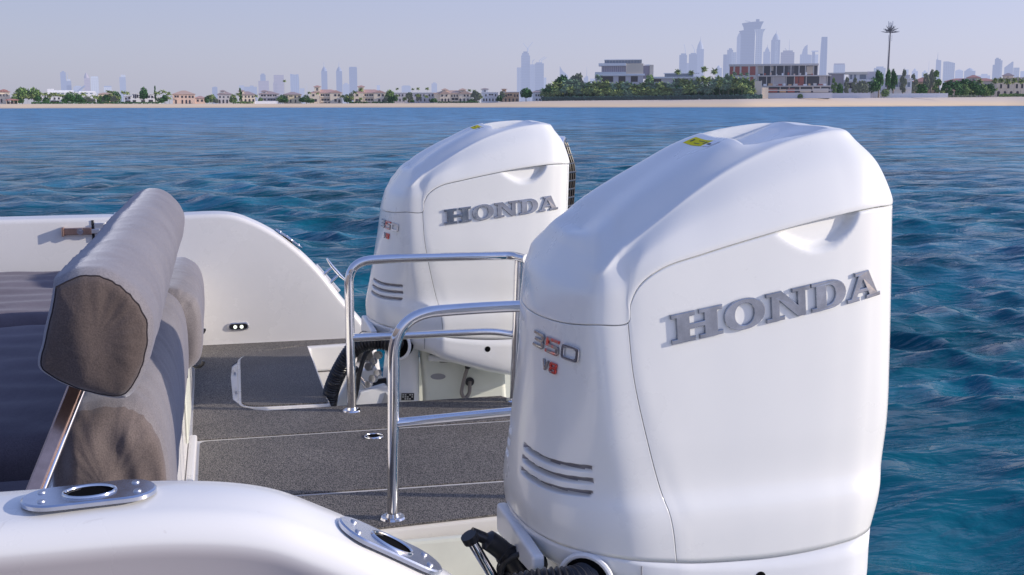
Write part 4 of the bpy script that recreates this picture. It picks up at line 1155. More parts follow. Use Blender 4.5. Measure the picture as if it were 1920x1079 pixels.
def build_water():
    rng = np.random.RandomState(5)
    nA, nR = 640, 620
    a = np.linspace(-.95, 1.15, nA) + YAW                      # azimuth from +Y towards +X
    r = np.concatenate([np.geomspace(.8, 8, 110, endpoint=False), np.geomspace(8, 160, 400, endpoint=False), np.geomspace(160, 1300, 110)])
    A, Rr = np.meshgrid(a, r)
    X = Rr * np.sin(A); Y = Rr * np.cos(A)
    Z = np.zeros_like(X); DX = np.zeros_like(X); DY = np.zeros_like(X)
    cell = np.maximum(np.gradient(r)[:, None] * np.ones_like(A), Rr * (a[1] - a[0]))
    main = math.radians(200)
    for i in range(130):
        lam = .20 * (5.5 / .20) ** rng.rand()
        k = 2 * PI / lam
        th = main + rng.randn() * (.55 if lam > 1.5 else .85)
        amp = .0064 * lam ** .64 * (1.0 if lam < 1.1 else (1.1 / lam) ** .9) * (.6 + .8 * rng.rand())
        ph = rng.rand() * 2 * PI
        fade = np.clip((lam / cell - 2.2) / 3, 0, 1)
        q = k * (X * math.sin(th) + Y * math.cos(th)) + ph + .8 * np.sin(.35 * X + i) * np.cos(.31 * Y - i)
        Z += amp * fade * np.cos(q)
        DX -= .95 * amp * fade * math.sin(th) * np.sin(q); DY -= .95 * amp * fade * math.cos(th) * np.sin(q)
    gust = .75 + .45 * np.sin(X * .11 + 1.3 * np.sin(Y * .07)) * np.sin(Y * .05 + .6 * np.sin(X * .06))
    Z *= gust; X = X + DX * gust; Y = Y + DY * gust
    co_ = np.stack([X, Y, Z], -1).reshape(-1, 3)
    me = bpy.data.meshes.new('water')
    me.vertices.add(len(co_)); me.vertices.foreach_set('co', co_.ravel())
    I = np.arange(nR * nA).reshape(nR, nA) if len(r) == nR else np.arange(len(r) * nA).reshape(len(r), nA)
    q = np.stack([I[:-1, :-1], I[:-1, 1:], I[1:, 1:], I[1:, :-1]], -1).reshape(-1, 4)[:, ::-1]
    me.loops.add(q.size); me.loops.foreach_set('vertex_index', q.ravel().astype(np.int32))
    me.polygons.add(len(q)); me.polygons.foreach_set('loop_start', np.arange(0, q.size, 4, dtype=np.int32)); me.polygons.foreach_set('loop_total', np.full(len(q), 4, np.int32))
    me.polygons.foreach_set('use_smooth', np.ones(len(q), bool))
    me.update(calc_edges=True); me.validate()
    o = bpy.data.objects.new('water', me); COL.objects.link(o); tag(o, kind='structure')
    m, nt, b = newmat('sea_water')
    b.inputs['Base Color'].default_value = WATERCOL[0]
    b.inputs['Specular Tint'].default_value = (.60, .80, 1, 1); b.inputs['Roughness'].default_value = .06; b.inputs['IOR'].default_value = 1.333; b.inputs['Specular IOR Level'].default_value = .5
    tc = nt.nodes.new('ShaderNodeTexCoord')
    n0 = nt.nodes.new('ShaderNodeTexNoise'); n0.inputs['Scale'].default_value = .12; n0.inputs['Detail'].default_value = 4
    nt.links.new(tc.outputs['Object'], n0.inputs['Vector'])
    rp = nt.nodes.new('ShaderNodeValToRGB'); rp.color_ramp.elements[0].position = .35; rp.color_ramp.elements[1].position = .68
    rp.color_ramp.elements[0].color = WATERCOL[0]; rp.color_ramp.elements[1].color = WATERCOL[1]
    nt.links.new(n0.outputs['Fac'], rp.inputs[0])
    mpc = nt.nodes.new('ShaderNodeMapping'); mpc.inputs['Scale'].default_value = (.55, 1.5, 1); mpc.inputs['Rotation'].default_value = (0, 0, .25)
    nc_ = nt.nodes.new('ShaderNodeTexNoise'); nc_.inputs['Scale'].default_value = .42; nc_.inputs['Detail'].default_value = 9; nc_.inputs['Roughness'].default_value = .70; nc_.inputs['Distortion'].default_value = .4
    nt.links.new(tc.outputs['Object'], mpc.inputs[0]); nt.links.new(mpc.outputs[0], nc_.inputs['Vector'])
    rc_ = nt.nodes.new('ShaderNodeMapRange'); rc_.inputs['From Min'].default_value = .36; rc_.inputs['From Max'].default_value = .64; rc_.inputs['To Min'].default_value = .22; rc_.inputs['To Max'].default_value = 1.75  # noise streaks paint light and dark ripples into the water colour
    nt.links.new(nc_.outputs['Fac'], rc_.inputs[0])
    l0 = nt.nodes.new('ShaderNodeVectorMath'); l0.operation = 'LENGTH'; nt.links.new(tc.outputs['Object'], l0.inputs[0])
    f0 = nt.nodes.new('ShaderNodeMapRange'); f0.inputs['From Min'].default_value = 6; f0.inputs['From Max'].default_value = 40; f0.inputs['To Min'].default_value = .28; nt.links.new(l0.outputs['Value'], f0.inputs[0])
    rcm = nt.nodes.new('ShaderNodeMix'); rcm.data_type = 'FLOAT'; rcm.inputs[2].default_value = .9; nt.links.new(f0.outputs[0], rcm.inputs[0]); nt.links.new(rc_.outputs[0], rcm.inputs[3])
    mc_ = nt.nodes.new('ShaderNodeVectorMath'); mc_.operation = 'SCALE'; nt.links.new(rp.outputs[0], mc_.inputs[0]); nt.links.new(rcm.outputs[0], mc_.inputs['Scale']); nt.links.new(mc_.outputs[0], b.inputs['Base Color'])
    rs_ = nt.nodes.new('ShaderNodeMapRange'); rs_.inputs['From Min'].default_value = .36; rs_.inputs['From Max'].default_value = .64; rs_.inputs['To Min'].default_value = .18; rs_.inputs['To Max'].default_value = .55
    nt.links.new(nc_.outputs['Fac'], rs_.inputs[0]); nt.links.new(rs_.outputs[0], b.inputs['Specular IOR Level'])
    ln = nt.nodes.new('ShaderNodeVectorMath'); ln.operation = 'LENGTH'; nt.links.new(tc.outputs['Object'], ln.inputs[0])
    rr = nt.nodes.new('ShaderNodeMapRange'); rr.inputs['From Min'].default_value = 25; rr.inputs['From Max'].default_value = 260; rr.inputs['To Min'].default_value = .05; rr.inputs['To Max'].default_value = .16
    nt.links.new(ln.outputs['Value'], rr.inputs[0]); nt.links.new(rr.outputs[0], b.inputs['Roughness'])
    hs = []
    for sc, dist, st, rot in ((.11, 1.0, .6, .1), (.9, .26, 1.0, .35), (2.6, .075, 1.0, .2), (7, .030, 1.0, .0), (20, .007, .7, .5)):
        mp = nt.nodes.new('ShaderNodeMapping'); mp.inputs['Scale'].default_value = (.55, 1.25, 1); mp.inputs['Rotation'].default_value = (0, 0, rot)
        n = nt.nodes.new('ShaderNodeTexNoise'); n.inputs['Scale'].default_value = sc; n.inputs['Detail'].default_value = 3; n.inputs['Distortion'].default_value = .5
        nt.links.new(tc.outputs['Object'], mp.inputs[0]); nt.links.new(mp.outputs[0], n.inputs['Vector'])
        bp = nt.nodes.new('ShaderNodeBump'); bp.inputs['Strength'].default_value = st; bp.inputs['Distance'].default_value = dist
        nt.links.new(n.outputs['Fac'], bp.inputs['Height'])
        if hs: nt.links.new(hs[-1].outputs[0], bp.inputs['Normal'])
        hs.append(bp)
    nt.links.new(hs[-1].outputs[0], b.inputs['Normal'])
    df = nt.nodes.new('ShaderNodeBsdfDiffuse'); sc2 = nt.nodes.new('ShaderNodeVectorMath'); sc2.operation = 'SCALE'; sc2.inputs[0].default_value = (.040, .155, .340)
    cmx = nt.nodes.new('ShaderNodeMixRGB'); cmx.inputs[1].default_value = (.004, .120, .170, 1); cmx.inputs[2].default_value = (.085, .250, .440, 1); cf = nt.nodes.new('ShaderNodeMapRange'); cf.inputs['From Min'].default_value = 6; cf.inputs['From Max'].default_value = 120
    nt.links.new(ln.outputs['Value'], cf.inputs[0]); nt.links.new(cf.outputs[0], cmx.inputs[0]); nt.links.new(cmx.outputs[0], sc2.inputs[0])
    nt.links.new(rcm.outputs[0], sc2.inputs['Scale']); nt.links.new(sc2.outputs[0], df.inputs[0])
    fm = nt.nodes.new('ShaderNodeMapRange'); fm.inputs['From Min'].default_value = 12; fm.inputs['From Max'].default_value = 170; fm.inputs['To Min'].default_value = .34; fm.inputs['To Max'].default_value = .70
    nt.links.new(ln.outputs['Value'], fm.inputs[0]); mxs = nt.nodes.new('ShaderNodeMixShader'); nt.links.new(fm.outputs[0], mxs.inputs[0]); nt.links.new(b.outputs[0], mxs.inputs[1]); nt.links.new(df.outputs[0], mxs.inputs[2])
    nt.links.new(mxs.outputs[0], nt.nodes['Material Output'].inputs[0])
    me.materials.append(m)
    # sheet of open sea outside the modelled sector, a little lower
    vs = []; R2 = [.0, 40, 400, 1290]
    return o
build_water()

# ------------------------------------------------------------------ land
def land():
    pxs = [-900 + i * 20 for i in range(191)]
    ds = [-8, -2, 0, 3, 8, 18, 30, 42, 60, 90]
    vs = []; fs = []
    for p in pxs:
        for d in ds: vs.append(groundpt(p, dshore(p) + d + (.0 if d < 0 else 1.2 * noise.noise(Vector((p * .02, d * .1, 0))))))
    W = len(ds)
    for i in range(len(pxs) - 1):
        for j in range(W - 1): fs.append((i * W + j, (i + 1) * W + j, (i + 1) * W + j + 1, i * W + j + 1))
    m, nt, b = newmat('beach_sand'); b.inputs['Roughness'].default_value = .9
    tc = nt.nodes.new('ShaderNodeTexCoord'); n = nt.nodes.new('ShaderNodeTexNoise'); n.inputs['Scale'].default_value = .06; n.inputs['Detail'].default_value = 6
    nt.links.new(tc.outputs['Object'], n.inputs['Vector'])
    sx = nt.nodes.new('ShaderNodeSeparateXYZ'); nt.links.new(tc.outputs['Object'], sx.inputs[0])
    ad = nt.nodes.new('ShaderNodeMath'); ad.operation = 'MULTIPLY_ADD'; ad.inputs[1].default_value = 1.6; nt.links.new(n.outputs['Fac'], ad.inputs[0]); nt.links.new(sx.outputs['Z'], ad.inputs[2])
    r = nt.nodes.new('ShaderNodeValToRGB'); el_ = r.color_ramp.elements
    mr = nt.nodes.new('ShaderNodeMapRange'); mr.inputs['From Max'].default_value = 6; nt.links.new(ad.outputs[0], mr.inputs[0]); nt.links.new(mr.outputs[0], r.inputs[0])
    el_[0].position = .10; el_[0].color = (.54, .42, .30, 1); el_[1].position = .85; el_[1].color = (.66, .55, .46, 1)
    e = el_.new(.30); e.color = (.80, .61, .40, 1)
    nt.links.new(r.outputs[0], b.inputs['Base Color'])
    o = mesh_obj('sand_beach', vs, fs, m); fix_normals(o); tag(o, kind='structure')
    vs = []; fs = []; ds = [88, 200, 900, 4000, 30000]
    for p in [-1500 + i * 60 for i in range(84)]:
        for d in ds:
            q = groundpt(p, dshore(p) + min(d, 4000)); f = far(p, HOR, dshore(p) + d); vs.append((f.x, f.y, q.z - .05))
    W = len(ds)
    for i in range(83):
        for j in range(W - 1): fs.append((i * W + j, (i + 1) * W + j, (i + 1) * W + j + 1, i * W + j + 1))
    o = mesh_obj('ground', vs, fs, simple('dry_ground', (.36, .31, .26), .9, var=.2, vscale=.02)); fix_normals(o); tag(o, kind='structure')
land()

# ------------------------------------------------------------------ hazy materials
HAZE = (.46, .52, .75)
def hz(name, col, f, stripes=None, rough=.6, lum=1.0):
    """surface seen through f of humid air: diffuse paint plus in-scattered light"""
    m = bpy.data.materials.get(name)
    if m: return m
    m, nt, b = newmat(name); out = nt.nodes['Material Output']
    b.inputs['Base Color'].default_value = (*col, 1); b.inputs['Roughness'].default_value = rough
    tc = nt.nodes.new('ShaderNodeTexCoord')
    if stripes:
        pz, pa, dark = stripes
        sx = nt.nodes.new('ShaderNodeSeparateXYZ'); nt.links.new(tc.outputs['Object'], sx.inputs[0])
        outs = []
        for ax, per in (('Z', pz), ('X', pa)):
            if not per: continue
            d = nt.nodes.new('ShaderNodeMath'); d.operation = 'DIVIDE'; d.inputs[1].default_value = per; nt.links.new(sx.outputs[ax], d.inputs[0])
            fr_ = nt.nodes.new('ShaderNodeMath'); fr_.operation = 'FRACT'; nt.links.new(d.outputs[0], fr_.inputs[0])
            g = nt.nodes.new('ShaderNodeMath'); g.operation = 'GREATER_THAN'; g.inputs[1].default_value = .5; nt.links.new(fr_.outputs[0], g.inputs[0]); outs.append(g)
        if len(outs) == 2:
            mm = nt.nodes.new('ShaderNodeMath'); mm.operation = 'MULTIPLY'; nt.links.new(outs[0].outputs[0], mm.inputs[0]); nt.links.new(outs[1].outputs[0], mm.inputs[1]); fac = mm
        else: fac = outs[0]
        mx = nt.nodes.new('ShaderNodeMixRGB'); mx.inputs[1].default_value = (*col, 1); mx.inputs[2].default_value = (*[c * dark for c in col], 1)
        nt.links.new(fac.outputs[0], mx.inputs[0]); nt.links.new(mx.outputs[0], b.inputs['Base Color'])
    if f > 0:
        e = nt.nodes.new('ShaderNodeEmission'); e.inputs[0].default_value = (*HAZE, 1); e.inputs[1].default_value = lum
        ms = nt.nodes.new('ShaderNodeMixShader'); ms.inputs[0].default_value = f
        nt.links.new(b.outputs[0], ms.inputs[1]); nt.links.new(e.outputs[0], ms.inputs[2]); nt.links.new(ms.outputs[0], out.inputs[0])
    return m

class Bld:
    """a building whose parts are given in columns (px) and heights (photo rows), set out on the ground dist metres away"""
    def __init__(s, name, label, cat, x0, x1, yb, dist, group=None, z0=None):
        s.xc = (x0 + x1) / 2; ph = math.atan((s.xc - 960) / FPX); s.s = dist / FPX * math.cos(ph) ** 2 * math.cos(PITCH); s.sz = dist / FPX * math.cos(ph) * math.cos(PITCH) ** 2; s.dist = dist
        p = fr(s.xc, yb, dist); s.yb = yb
        g = groundpt(s.xc, dist).z if z0 is None else z0
        az = math.atan2(p.x, p.y)
        s.root = empty(name, (p.x, p.y, g), -az); s.zoff = p.z - g
        tag(s.root, label, cat, group)
    def X(s, x): return (x - s.xc) * s.s
    def Z(s, y): return (s.yb - y) * s.sz + s.zoff
    def box(s, name, x0, x1, y0, y1, b0, b1, mat, parent=None, mb=None):
        m = mb or MB(); z0 = 0 if y1 >= s.yb - .01 else s.Z(y1)
        m.box(s.X(x0), s.X(x1), b0, b1, min(z0, s.Z(y0) - .1), s.Z(y0))
        if mb is None: return m.build(name, mat, parent or s.root)
    def hip(s, name, x0, x1, y0, y1, b0, b1, mat, over=.6, parent=None, ridge=.45):
        a, b = s.X(x0) - over, s.X(x1) + over; c, d = b0 - over, b1 + over
        z0, z1 = s.Z(y1), s.Z(y0); w = (b - a); dd = (d - c)
        i = min(w * .42, dd / 2 * .98) if w > dd * .9 else w * .42
        m = MB(); cm = (c + d) / 2
        m.add([(a, c, z0), (b, c, z0), (b, d, z0), (a, d, z0), (a, c, z0 + .25), (b, c, z0 + .25), (b, d, z0 + .25), (a, d, z0 + .25), (a + i, cm, z1), (b - i, cm, z1)],
              [(0, 3, 2, 1), (0, 1, 5, 4), (1, 2, 6, 5), (2, 3, 7, 6), (3, 0, 4, 7), (4, 5, 9, 8), (5, 6, 9), (6, 7, 8, 9), (7, 4, 8)])
        return m.build(name, mat, parent or s.root)
    def gable(s, name, x0, x1, y0, y1, b0, b1, mat, over=.5):
        a, b = s.X(x0) - over, s.X(x1) + over; z0, z1 = s.Z(y1), s.Z(y0); c = (a + b) / 2
        m = MB(); m.add([(a, b0 - over, z0), (b, b0 - over, z0), (c, b0 - over, z1), (a, b1, z0), (b, b1, z0), (c, b1, z1)], [(0, 1, 2), (3, 5, 4), (0, 2, 5, 3), (1, 4, 5, 2), (0, 3, 4, 1)])
        return m.build(name, mat, s.root)
    def win(s, x0, x1, y0, y1, b, mat, arch=False, name='window'):
        m = MB(); a, c, z0, z1 = s.X(x0), s.X(x1), s.Z(y1), s.Z(y0)
        if arch:
            r = (c - a) / 2; cx = (a + c) / 2; pts = [(a, z0), (c, z0)] + [(cx + r * math.cos(t), z1 - r + r * math.sin(t)) for t in [PI * i / 8 for i in range(9)]]
            m.prism(pts, b - .12, b + .05, 'y')
        else: m.box(a, c, b - .12, b + .05, z0, z1)
        return m.build(name, mat, s.root)
    def cyl(s, name, x0, x1, y0, y1, b, mat, r2=None, seg=20):
        m = MB(); c = (s.X(x0) + s.X(x1)) / 2; r = (s.X(x1) - s.X(x0)) / 2
        m.tube([(c, b, max(0, s.Z(y1)) if y1 < s.yb - .01 else 0), (c, b, s.Z(y0))], [r, r if r2 is None else r2 * r], seg)
        return m.build(name, mat, s.root, smooth=False)

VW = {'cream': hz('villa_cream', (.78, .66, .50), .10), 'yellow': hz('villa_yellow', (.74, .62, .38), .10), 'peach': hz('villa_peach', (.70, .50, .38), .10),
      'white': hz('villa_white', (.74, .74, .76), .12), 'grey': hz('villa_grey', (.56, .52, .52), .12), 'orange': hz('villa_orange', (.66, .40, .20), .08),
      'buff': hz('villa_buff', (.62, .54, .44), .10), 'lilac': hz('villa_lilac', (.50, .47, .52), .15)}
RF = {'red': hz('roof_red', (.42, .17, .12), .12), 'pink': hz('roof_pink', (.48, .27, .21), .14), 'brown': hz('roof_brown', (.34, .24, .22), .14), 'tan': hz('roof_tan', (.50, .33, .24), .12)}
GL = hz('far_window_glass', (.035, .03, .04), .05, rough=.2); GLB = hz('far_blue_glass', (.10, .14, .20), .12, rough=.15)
SLAB = hz('far_white_slab', (.80, .80, .82), .10); CONC = hz('raw_concrete', (.60, .56, .53), .10); BRK = hz('red_block_infill', (.42, .12, .09), .05)
DARKI = hz('unlit_inside', (.04, .04, .06), .08)

def villa(label, x0, x1, yw, yb, wall, roof, yr, wins, arches=(), tower=(), wings=(), balc=(), group=None, extra=30, flat=False, name='villa'):
    d = dbase((x0 + x1) / 2) + extra
    B = Bld(name, label, 'house', x0, x1, yb, d, group)
    B.box('wall', x0, x1, yw, yb, 0, 14, VW[wall])
    if flat: B.box('parapet', x0 - .6, x1 + .6, yw - 1.0, yw, -.3, 14.3, SLAB)
    else: B.hip('roof', x0, x1, yr, yw, 0, 14, RF[roof])
    for (a, b, y0, y1, gab) in wings:
        B.box('wing', a, b, y0, yb, -2.2, -.003, VW[wall])
        if gab: B.gable('roof', a, b, y0 - gab, y0, -2.2, 2, RF[roof]) if gab > 0 else None
    fa = lambda x: -2.2 if any(a <= x <= b for a, b, *_ in wings) else 0
    for (a, b, y0, y1) in balc:
        B.box('balcony_recess', a, b, y0, y1, -.06, .02, GL); B.box('balcony_rail', a - .3, b + .3, y1 - 1.6, y1 + .4, -1.2, -.9, VW[wall])
        n = max(2, int((b - a) / 5))
        for i in range(n + 1): xx = a + (b - a) * i / n; B.box('column', xx - .35, xx + .35, y0, y1, -1.15, -.85, VW[wall])
    for (a, b, y0, y1) in wins: B.win(a, b, y0, y1, fa((a + b) / 2), GL)
    for (a, b, y0, y1) in arches: B.win(a, b, y0, y1, fa((a + b) / 2), GL, True)
    for (a, b, y0, y1, yt) in tower:
        B.box('tower', a, b, y0, y1, 1, 1 + (b - a) * B.s, VW[wall]); B.hip('tower_roof', a, b, yt, y0, 1, 1 + (b - a) * B.s, RF[roof], over=.7)
        mid = (a + b) / 2
        B.win(mid - 1.6, mid - .4, y0 + 1.6, y1 - 1.5, 1, GL); B.win(mid + .4, mid + 1.6, y0 + 1.6, y1 - 1.5, 1, GL)
    return B

def rowof(xs, w, y0, y1): return [(x - w / 2, x + w / 2, y0, y1) for x in xs]
villa('cream villa with a red roof and little tower at the left end of the shore', -6, 20, 173, 195, 'cream', 'red', 169, rowof([3, 9, 15], 2, 177, 181) + rowof([4, 14], 3, 186, 193), tower=[(4, 15, 170.5, 175, 167.5)])
villa('yellow villa half hidden by palms left of the round dark bush', 186, 213, 177, 195, 'yellow', 'tan', 173.5, rowof([190, 196, 203, 209], 2.2, 180, 184), rowof([190, 197, 204, 210], 3, 187, 194))
villa('peach villa with a broad pink hip roof', 325, 367, 177.5, 195, 'peach', 'tan', 170, rowof([343, 350, 357, 363], 3.4, 180, 184), rowof([331, 343, 350.5, 357], 3, 187.5, 195), balc=[(328, 337, 179.5, 185)])
villa('low pink roofed wing house beside the peach villa', 367, 386, 184.5, 195, 'peach', 'pink', 180, rowof([372, 380], 3.5, 187, 191))
villa('small grey villa with a brown hip roof and square turret', 409.5, 436, 177.5, 195, 'grey', 'brown', 171.5, rowof([414, 421, 429], 2.4, 180.5, 184), rowof([413, 420, 427], 3, 187, 194), tower=[(415, 423, 171.5, 175, 169)])
villa('cream villa behind a clipped hedge with arched ground floor', 449.5, 480, 178, 193, 'cream', 'brown', 171.5, rowof([455, 462, 468, 475], 2.6, 180, 183.5), rowof([454, 461.5, 469, 476], 3.4, 186, 191.5), tower=[(449, 459, 171.5, 177, 168.5)])
villa('dark balconied villa with open upper gallery above a white wall', 487, 524, 177, 191, 'grey', 'brown', 171, [], balc=[(490, 500, 178, 183), (502, 511, 178, 183), (512.5, 520, 178, 183), (490, 500, 185.5, 190.5), (502, 518, 185.5, 190.5)], tower=[(492, 502, 172, 176, 169)])
villa('yellow cream villa right of the tall date palm', 533, 566, 178, 194, 'yellow', 'brown', 172.5, rowof([539, 555, 562], 2.6, 180, 184), rowof([539, 546, 555], 2.6, 187, 193), balc=[(543, 550, 179.5, 183.5)])
for nm, o_, lab in (('a', 0, 'large cream villa with pink roof and turret, left one of the matching pair'), ('b', 82, 'large cream villa with pink roof and turret, right one of the matching pair')):
    villa(lab, 582 + o_, 642 + o_, 175, 194, 'cream', 'pink', 168, rowof([589 + o_, 630 + o_, 637 + o_], 3.8, 177, 181) + rowof([588 + o_, 593 + o_, 630 + o_], 4.2, 186, 191), rowof([611 + o_, 618 + o_, 637 + o_], 4, 186.5, 193),
          tower=[(591 + o_, 602 + o_, 163.5, 172, 160.3)], wings=[(582 + o_, 600 + o_, 175.5, 194, 0), (620 + o_, 642 + o_, 174.5, 194, 5)], balc=[(602 + o_, 610 + o_, 177, 182), (611 + o_, 619 + o_, 177, 182), (603 + o_, 619 + o_, 185.5, 191)])
villa('long flat roofed grey white villa with small square windows', 740, 817, 174.5, 193, 'grey', 'brown', 170, rowof([745, 750, 756, 780, 790, 796, 806, 812], 2.3, 177, 181) + rowof([745, 751, 758, 783, 790, 797, 806, 812], 2.3, 185.5, 190.5), flat=True)
villa('wide cream villa with two gabled wings and twin turrets', 815, 885, 176, 193, 'cream', 'tan', 169.5, rowof([830, 838, 872, 878], 3, 178, 181.5) + rowof([848, 853, 858], 2.4, 178, 182), rowof([830, 836, 842, 864, 871, 878], 3, 185, 191),
      tower=[(830, 840, 169.5, 173, 166), (863, 874, 169.5, 173, 166)], wings=[(826, 845, 176.5, 193, 6), (862, 884, 176.5, 193, 6)], balc=[(847, 860, 184, 190)])
villa('white villa with a chimney turret left of the orange villa', 903.5, 935, 174, 192, 'white', 'brown', 171, rowof([912, 920, 930], 2.4, 177, 181), rowof([908, 913, 919, 925, 931], 2.4, 185, 190), flat=True, tower=[(904, 916, 168, 174, 165.5)], balc=[(917, 926, 176.5, 181)])
villa('orange ochre villa with a square turret', 938, 974, 173.5, 192, 'orange', 'tan', 170, rowof([943, 950, 966, 971], 2.3, 177.5, 182), rowof([942, 949, 956, 963, 970], 2.8, 185, 191), flat=True, tower=[(942, 950, 168, 173.5, 166.5)], balc=[(952, 961, 176.5, 181.5)])
villa('small white villa tucked between the round tree and the palm grove', 999, 1018, 174, 191, 'white', 'brown', 169, rowof([1006, 1010, 1014], 2.4, 177, 181) + rowof([1007, 1013], 3, 185.5, 189))

# modern white villa on the left, stepped flat roofs
d = dbase(268) + 30; B = Bld('villa', 'white modern villa with stepped curved roofs among palms', 'house', 234, 304, 194.5, d)
for a, b, y in ((234, 249, 181), (249, 262, 176), (262, 277, 178.5), (277, 291, 177.5), (291, 304, 183)):
    B.box('wall', a, b, y, 194.5, 0, 14, VW['white']); B.box('roof_slab', a - .6, b + .2, y - 1, y - .02, -.8, 14.2, SLAB)
for a, b, y0, y1 in ((236, 239, 184, 187), (242, 246, 182, 186), (251, 253, 178, 184), (254, 257, 178, 185), (258, 261, 178, 184), (265, 274, 181, 184.5), (279, 283, 180, 184), (285, 289, 180, 184),
                     (236, 246, 189, 193), (250, 256, 188, 194), (266, 273, 188, 193), (280, 288, 187.5, 193), (293, 297, 186, 189)): B.win(a, b, y0, y1, 0, GL)
d = dbase(105) + 32; B = Bld('villa', 'white villa with an arched porch behind palms, left of the centre of the left shore', 'house', 74, 120, 195, d)
B.box('wall', 74, 120, 180, 195, 0, 12, VW['white']); B.box('roof_slab', 73, 121, 178.8, 180, -.6, 12.5, SLAB)
for x in (79, 87, 95, 104, 112): B.win(x - 1.5, x + 1.5, 183, 187, 0, GL)
B.win(96, 112, 189, 194, 0, GL)
d = dbase(136) + 80; B = Bld('long_building', 'long low white building with stepped roof behind the palms, beside the dark crane jib', 'building', 91, 183, 194, d)
B.box('wall', 91, 183, 173, 194, 0, 20, VW['white']); B.box('roof_block', 91, 103, 167, 173, 2, 12, VW['white']); B.box('roof_block', 103, 140, 169.5, 173, 2, 14, VW['white']); B.box('roof_block', 150, 181, 171, 173, 2, 14, VW['white'])
for x in range(108, 180, 9): B.win(x, x + 5, 174.5, 176.3, 0, GLB)
d = dbase(23) + 10; B = Bld('beach_pavilion', 'open beach pavilion with a dark red awning', 'pavilion', 12, 35, 195, d)
B.hip('awning', 12, 35, 185, 188.5, 0, 6, RF['red']); 
for x in (13, 20, 27, 34): B.box('post', x - .3, x + .3, 188, 195, .2, .5, VW['cream'])
B.box('counter', 13, 34, 191, 195, 3, 3.5, GL)
# beach walls and hedges of the left part
def lowwall(label, x0, x1, y0, y1, mat, extra, name='garden_wall', cat='wall', th=.4):
    B = Bld(name, label, cat, x0, x1, y1, dbase((x0 + x1) / 2) + extra)
    n = max(1, int((x1 - x0) / 45)); B.box('panel', x0, x1, y0, y1, 0, th, mat)
    for i in range(n + 1): xx = x0 + (x1 - x0) * i / n; B.box('pier', xx - .5, xx + .5, y0 - .4, y1, -.15, th + .15, mat)
    return B
lowwall('short white garden wall below the open galleried villa', 479, 522, 190, 195.5, SLAB, 2)
WHW = hz('site_hoarding', (.66, .66, .72), .12)
lowwall('long white site wall in front of the unfinished concrete building', 1431, 1560, 174.5, 185, WHW, 1.0)
lowwall('white site wall continuing to the right past the pale modern villas', 1561, 1632, 175, 184.7, WHW, 3.0)
lowwall('bright white wall at the right end of the site', 1633, 1777, 175.5, 184.2, SLAB, 2.0)
for x in (310, 350, 395, 430): pass

# big modern villa above the palms
d = dbase(1165) + 45; B = Bld('modern_villa', 'large modern white villa with glass penthouse and beige wall block above the palm grove', 'house', 1115, 1225, 186, d)
BEI = hz('beige_stone', (.66, .56, .44), .10); PUR = hz('tinted_curtain_glass', (.17, .14, .22), .14, rough=.2)
B.box('ground_floor', 1116, 1206, 142.5, 186, 0, 16, VW['lilac']); B.box('slab', 1115.5, 1209, 139, 142.4, -1.5, 17, SLAB)
B.box('middle_floor', 1128, 1173.8, 124.2, 138.9, 1, 15, PUR); B.box('slab', 1122.5, 1174, 119.3, 124, -1.2, 16, SLAB)
B.box('wall_block', 1174.1, 1206, 120, 138.9, -.6, 15, BEI); B.box('wall_block', 1206.2, 1217.8, 124, 148, 2, 14, PUR); B.box('wall_block', 1218, 1225, 122.5, 150, 0, 15, BEI)
B.box('slab', 1205, 1219, 121.8, 123.9, 1, 15, SLAB)
B.box('penthouse', 1133.5, 1203, 113.6, 119.1, 1.5, 13, GLB); B.box('roof_slab', 1133, 1203.4, 112.2, 113.5, .8, 13.5, SLAB)
B.box('balcony_glass', 1116, 1174, 135.6, 139, -1.45, -1.40, hz('balcony_glass', (.50, .56, .62), .2))
for i in range(11): x = 1130 + i * 4; B.box('mullion', x - .2, x + .2, 124.2, 138.8, .85, .98, VW['grey'])
for i in range(12): x = 1137 + i * 5.7; B.box('mullion', x - .15, x + .15, 113.7, 119, 1.38, 1.48, VW['grey'])
for a, b in ((1127, 1150), (1160, 1173), (1183, 1196)): B.win(a, b, 143.5, 154, 0, GL)
d = dbase(1260) + 40; B = Bld('pool_house', 'low flat roofed glass pavilion to the right of the big modern villa', 'house', 1212, 1311, 186, d)
B.box('wall', 1216, 1308, 147.5, 186, 0, 12, VW['lilac']); B.box('roof_slab', 1212, 1311, 144.5, 147.4, -2, 13, SLAB); B.box('clerestory', 1246, 1300, 138.5, 144.4, 3, 12, GLB); B.box('roof_slab', 1244, 1311, 137.2, 138.4, 2.2, 12.5, SLAB)
B.win(1222, 1240, 148.5, 154, 0, GL); B.win(1262, 1290, 148.5, 154, 0, GL)

# unfinished concrete frame
d = dbase(1460) + 22; B = Bld('unfinished_building', 'unfinished concrete frame building with red block infill and stacked materials', 'building', 1366, 1557, 185, d)
B.box('end_block', 1366, 1418, 123.8, 185, 0, 14, CONC)
for a, b in ((1367, 1373.5), (1377, 1385.5), (1389, 1401.5), (1405, 1415.5)): B.box('block_infill', a, b, 124.8, 141, -.15, -.003, BRK)
B.box('block_infill', 1406, 1412, 144, 152, -.15, -.003, BRK)
B.box('roof_slab', 1365, 1533, 120.3, 123.6, -.5, 15, CONC); B.box('floor_slab', 1418.2, 1557, 142.0, 143.6, -2.5, 15, CONC); B.box('floor_slab', 1418.2, 1557, 161.3, 163.0, -2.5, 15, CONC)
B.box('dark_fill', 1419, 1532, 123.7, 141.9, 7, 14, DARKI); B.box('dark_fill', 1419, 1556, 143.7, 161.2, 7, 14, DARKI); B.box('dark_fill', 1424, 1556, 163.1, 185, 6, 14, DARKI)  # near-black boxes paint the shade deep inside the floors
